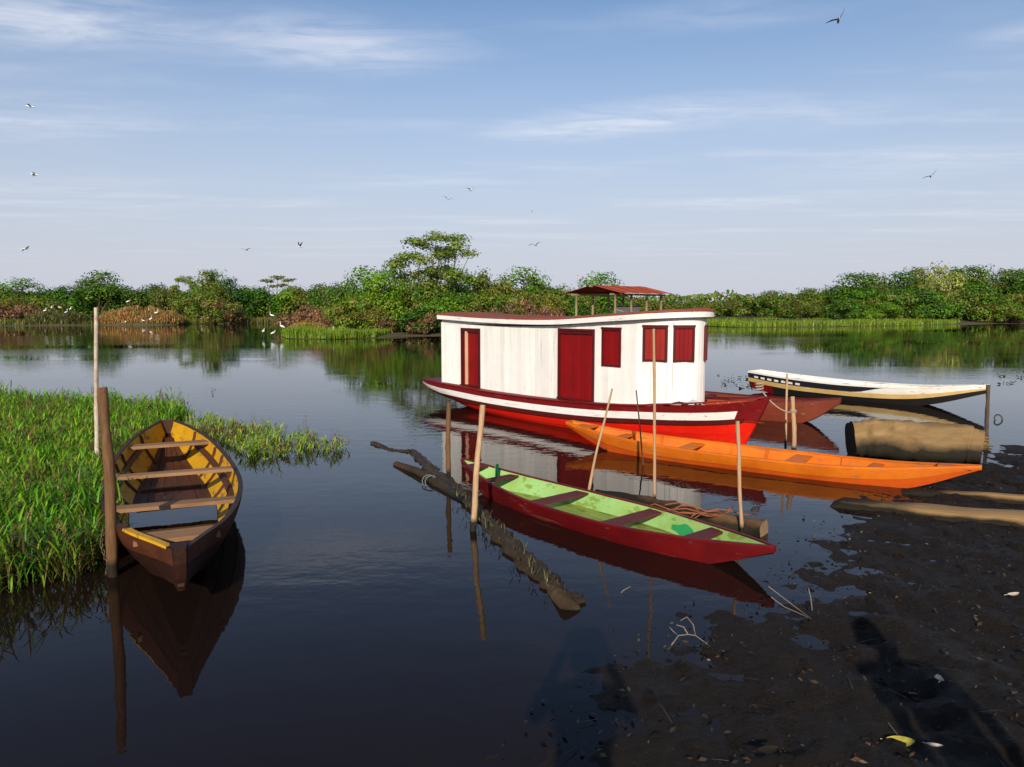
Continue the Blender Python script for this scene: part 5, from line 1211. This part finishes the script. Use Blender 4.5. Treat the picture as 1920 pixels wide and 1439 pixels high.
weeds('water_weed', 'dark floating weeds behind the houseboat bow', [(1352, 1422, 709, 730, 46), (1330, 1420, 700, 712, 10)], 1)
weeds('water_weed', 'floating weeds at the right edge of the lake', [(1870, 1930, 694, 722, 40)], 2)
weeds('water_weed', 'scattered specks of weed near the mud edge', [(1440, 1620, 960, 1100, 46), (1150, 1430, 1130, 1260, 40), (940, 1180, 1300, 1430, 22)], 3, .012, .05)
weeds('water_weed', 'dark weeds left of the houseboat stern', [(770, 800, 680, 692, 14), (396, 404, 728, 742, 8)], 4, .02, .07)

# ------------------------------------------------------------------ the two people on the bank whose shadows fall forward
def clothed(name, shirt):
    m, nt, b = newmat(name); v = nd(nt, 'ShaderNodeTexCoord').outputs['Object']; sp = nd(nt, 'ShaderNodeSeparateXYZ'); nt.links.new(v, sp.inputs[0])
    sc = nd(nt, 'ShaderNodeMath', operation='DIVIDE'); nt.links.new(sp.outputs['Z'], sc.inputs[0]); sc.inputs[1].default_value = 2.0
    r = nd(nt, 'ShaderNodeValToRGB'); r.color_ramp.interpolation = 'CONSTANT'; e = r.color_ramp.elements
    while len(e) < 4: e.new(.5)
    for i, (p, c) in enumerate(((0, (.02, .02, .02)), (.045, (.04, .045, .06)), (.475, shirt), (.735, (.36, .20, .13)))): e[i].position = p; e[i].color = (*c, 1)
    nt.links.new(sc.outputs[0], r.inputs[0]); nt.links.new(r.outputs[0], b.inputs['Base Color']); b.inputs['Roughness'].default_value = .8; return m
def person(label, loc, rz, shirt, hands):
    V = [((0, 0, .95), .13), ((0, 0, 1.15), .125), ((0, 0, 1.34), .14), ((0, -.01, 1.46), .065), ((0, .01, 1.54), .06), ((0, .025, 1.61), .092), ((0, .01, 1.68), .070)]
    E_ = [(0, 1), (1, 2), (2, 3), (3, 4), (4, 5), (5, 6)]
    V.append(((0, .125, 1.595), .014)); E_.append((5, 7))
    for s, hd_ in ((-1, hands[0]), (1, hands[1])):
        i = len(V); V += [((s*.10, 0, .90), .095), ((s*.11, .02, .50), .062), ((s*.11, -.02, .10), .042), ((s*.12, .15, .035), .035)]; E_ += [(0, i), (i, i+1), (i+1, i+2), (i+2, i+3)]
        i = len(V); el, wr, hn = [Vector(q) for q in hd_]
        V += [((s*.19, 0, 1.40), .062), (tuple(el), .043), (tuple(wr), .030), (tuple(hn), .034)]; E_ += [(2, i), (i, i+1), (i+1, i+2), (i+2, i+3)]
        dd = (hn - wr).normalized(); sd = dd.cross(Vector((0, 0, 1))).normalized() if abs(dd.z) < .9 else Vector((0, 1, 0)); up = Vector((0, -.6, -.8)) if dd.z > -.5 else Vector((-s, 0, 0)) * .4 + dd * .6
        for k in range(4):
            j = len(V); o_ = hn + sd * (.030 - .02 * k) + dd * .035; ln = (.034, .039, .036, .028)[k]
            V += [(tuple(o_), .0095), (tuple(o_ + dd * ln), .009), (tuple(o_ + dd * ln * 1.5 + up * ln * .6), .008)]; E_ += [(i+3, j), (j, j+1), (j+1, j+2)]
        j = len(V); o_ = wr.lerp(hn, .5) + sd * .04; V += [(tuple(o_), .011), (tuple(o_ + dd * .03 + sd * .015), .0095)]; E_ += [(i+3, j), (j, j+1)]
    me = bpy.data.meshes.new('person'); me.from_pydata([v_[0] for v_ in V], E_, []); o = link('person', me); o.location = loc; o.rotation_euler = (0, 0, rz)
    sk = o.modifiers.new('skin', 'SKIN'); sk.use_smooth_shade = True
    for i, sv in enumerate(me.skin_vertices[0].data): sv.radius = (V[i][1],) * 2; sv.use_root = (i == 0)
    o.modifiers.new('sub', 'SUBSURF').levels = 1; o.modifiers['sub'].render_levels = 2; me.materials.append(shirt)
    mb = MB(); rows = []
    for a in range(7):
        ph = lerp(.0, math.pi / 2 - .02, a / 6); rows.append([(.098 * math.cos(ph) * math.cos(k * .5236), -.005 + .108 * math.cos(ph) * math.sin(k * .5236) - .012 * (1 if math.sin(k*.5236) > .4 else 0), 1.625 + .135 * math.sin(ph) - (.07 if (a == 0 and math.sin(k * .5236) < .2) else 0)) for k in range(12)])
    mb.grid(rows, close_v=True); mb.cap([len(mb.v) - 12 + k for k in range(12)]); mb.build('hair', M['hair'], o, smooth=True)
    return tag(o, label, 'person', 'people standing on the bank')
gz = mud_h(0, -.4, False)
person('person holding up a phone whose shadow falls on the water at bottom centre', (-.06, -.40, .57), 0, clothed('blue_shirt_person', (.20, .24, .30)), [((-.27, .12, 1.24), (-.10, .33, 1.50), (-.07, .36, 1.56)), ((.27, .12, 1.24), (.16, .33, 1.50), (.13, .36, 1.56))])
mb = MB(); mb.box((0, 0, 0), (.075, .004, .036)); o = mb.build('phone', M['phone']); o.location = (-.01, -.03, 2.17); tag(o, 'black phone held up by the person on the bank', 'phone')
person('person with lowered arms whose long shadow crosses the mud at lower right', (1.86, .05, .50), 0, clothed('tan_shirt_person', (.42, .36, .27)), [((-.22, -.03, 1.12), (-.20, .05, .88), (-.19, .07, .80)), ((.22, -.03, 1.12), (.20, .05, .88), (.19, .07, .80))])
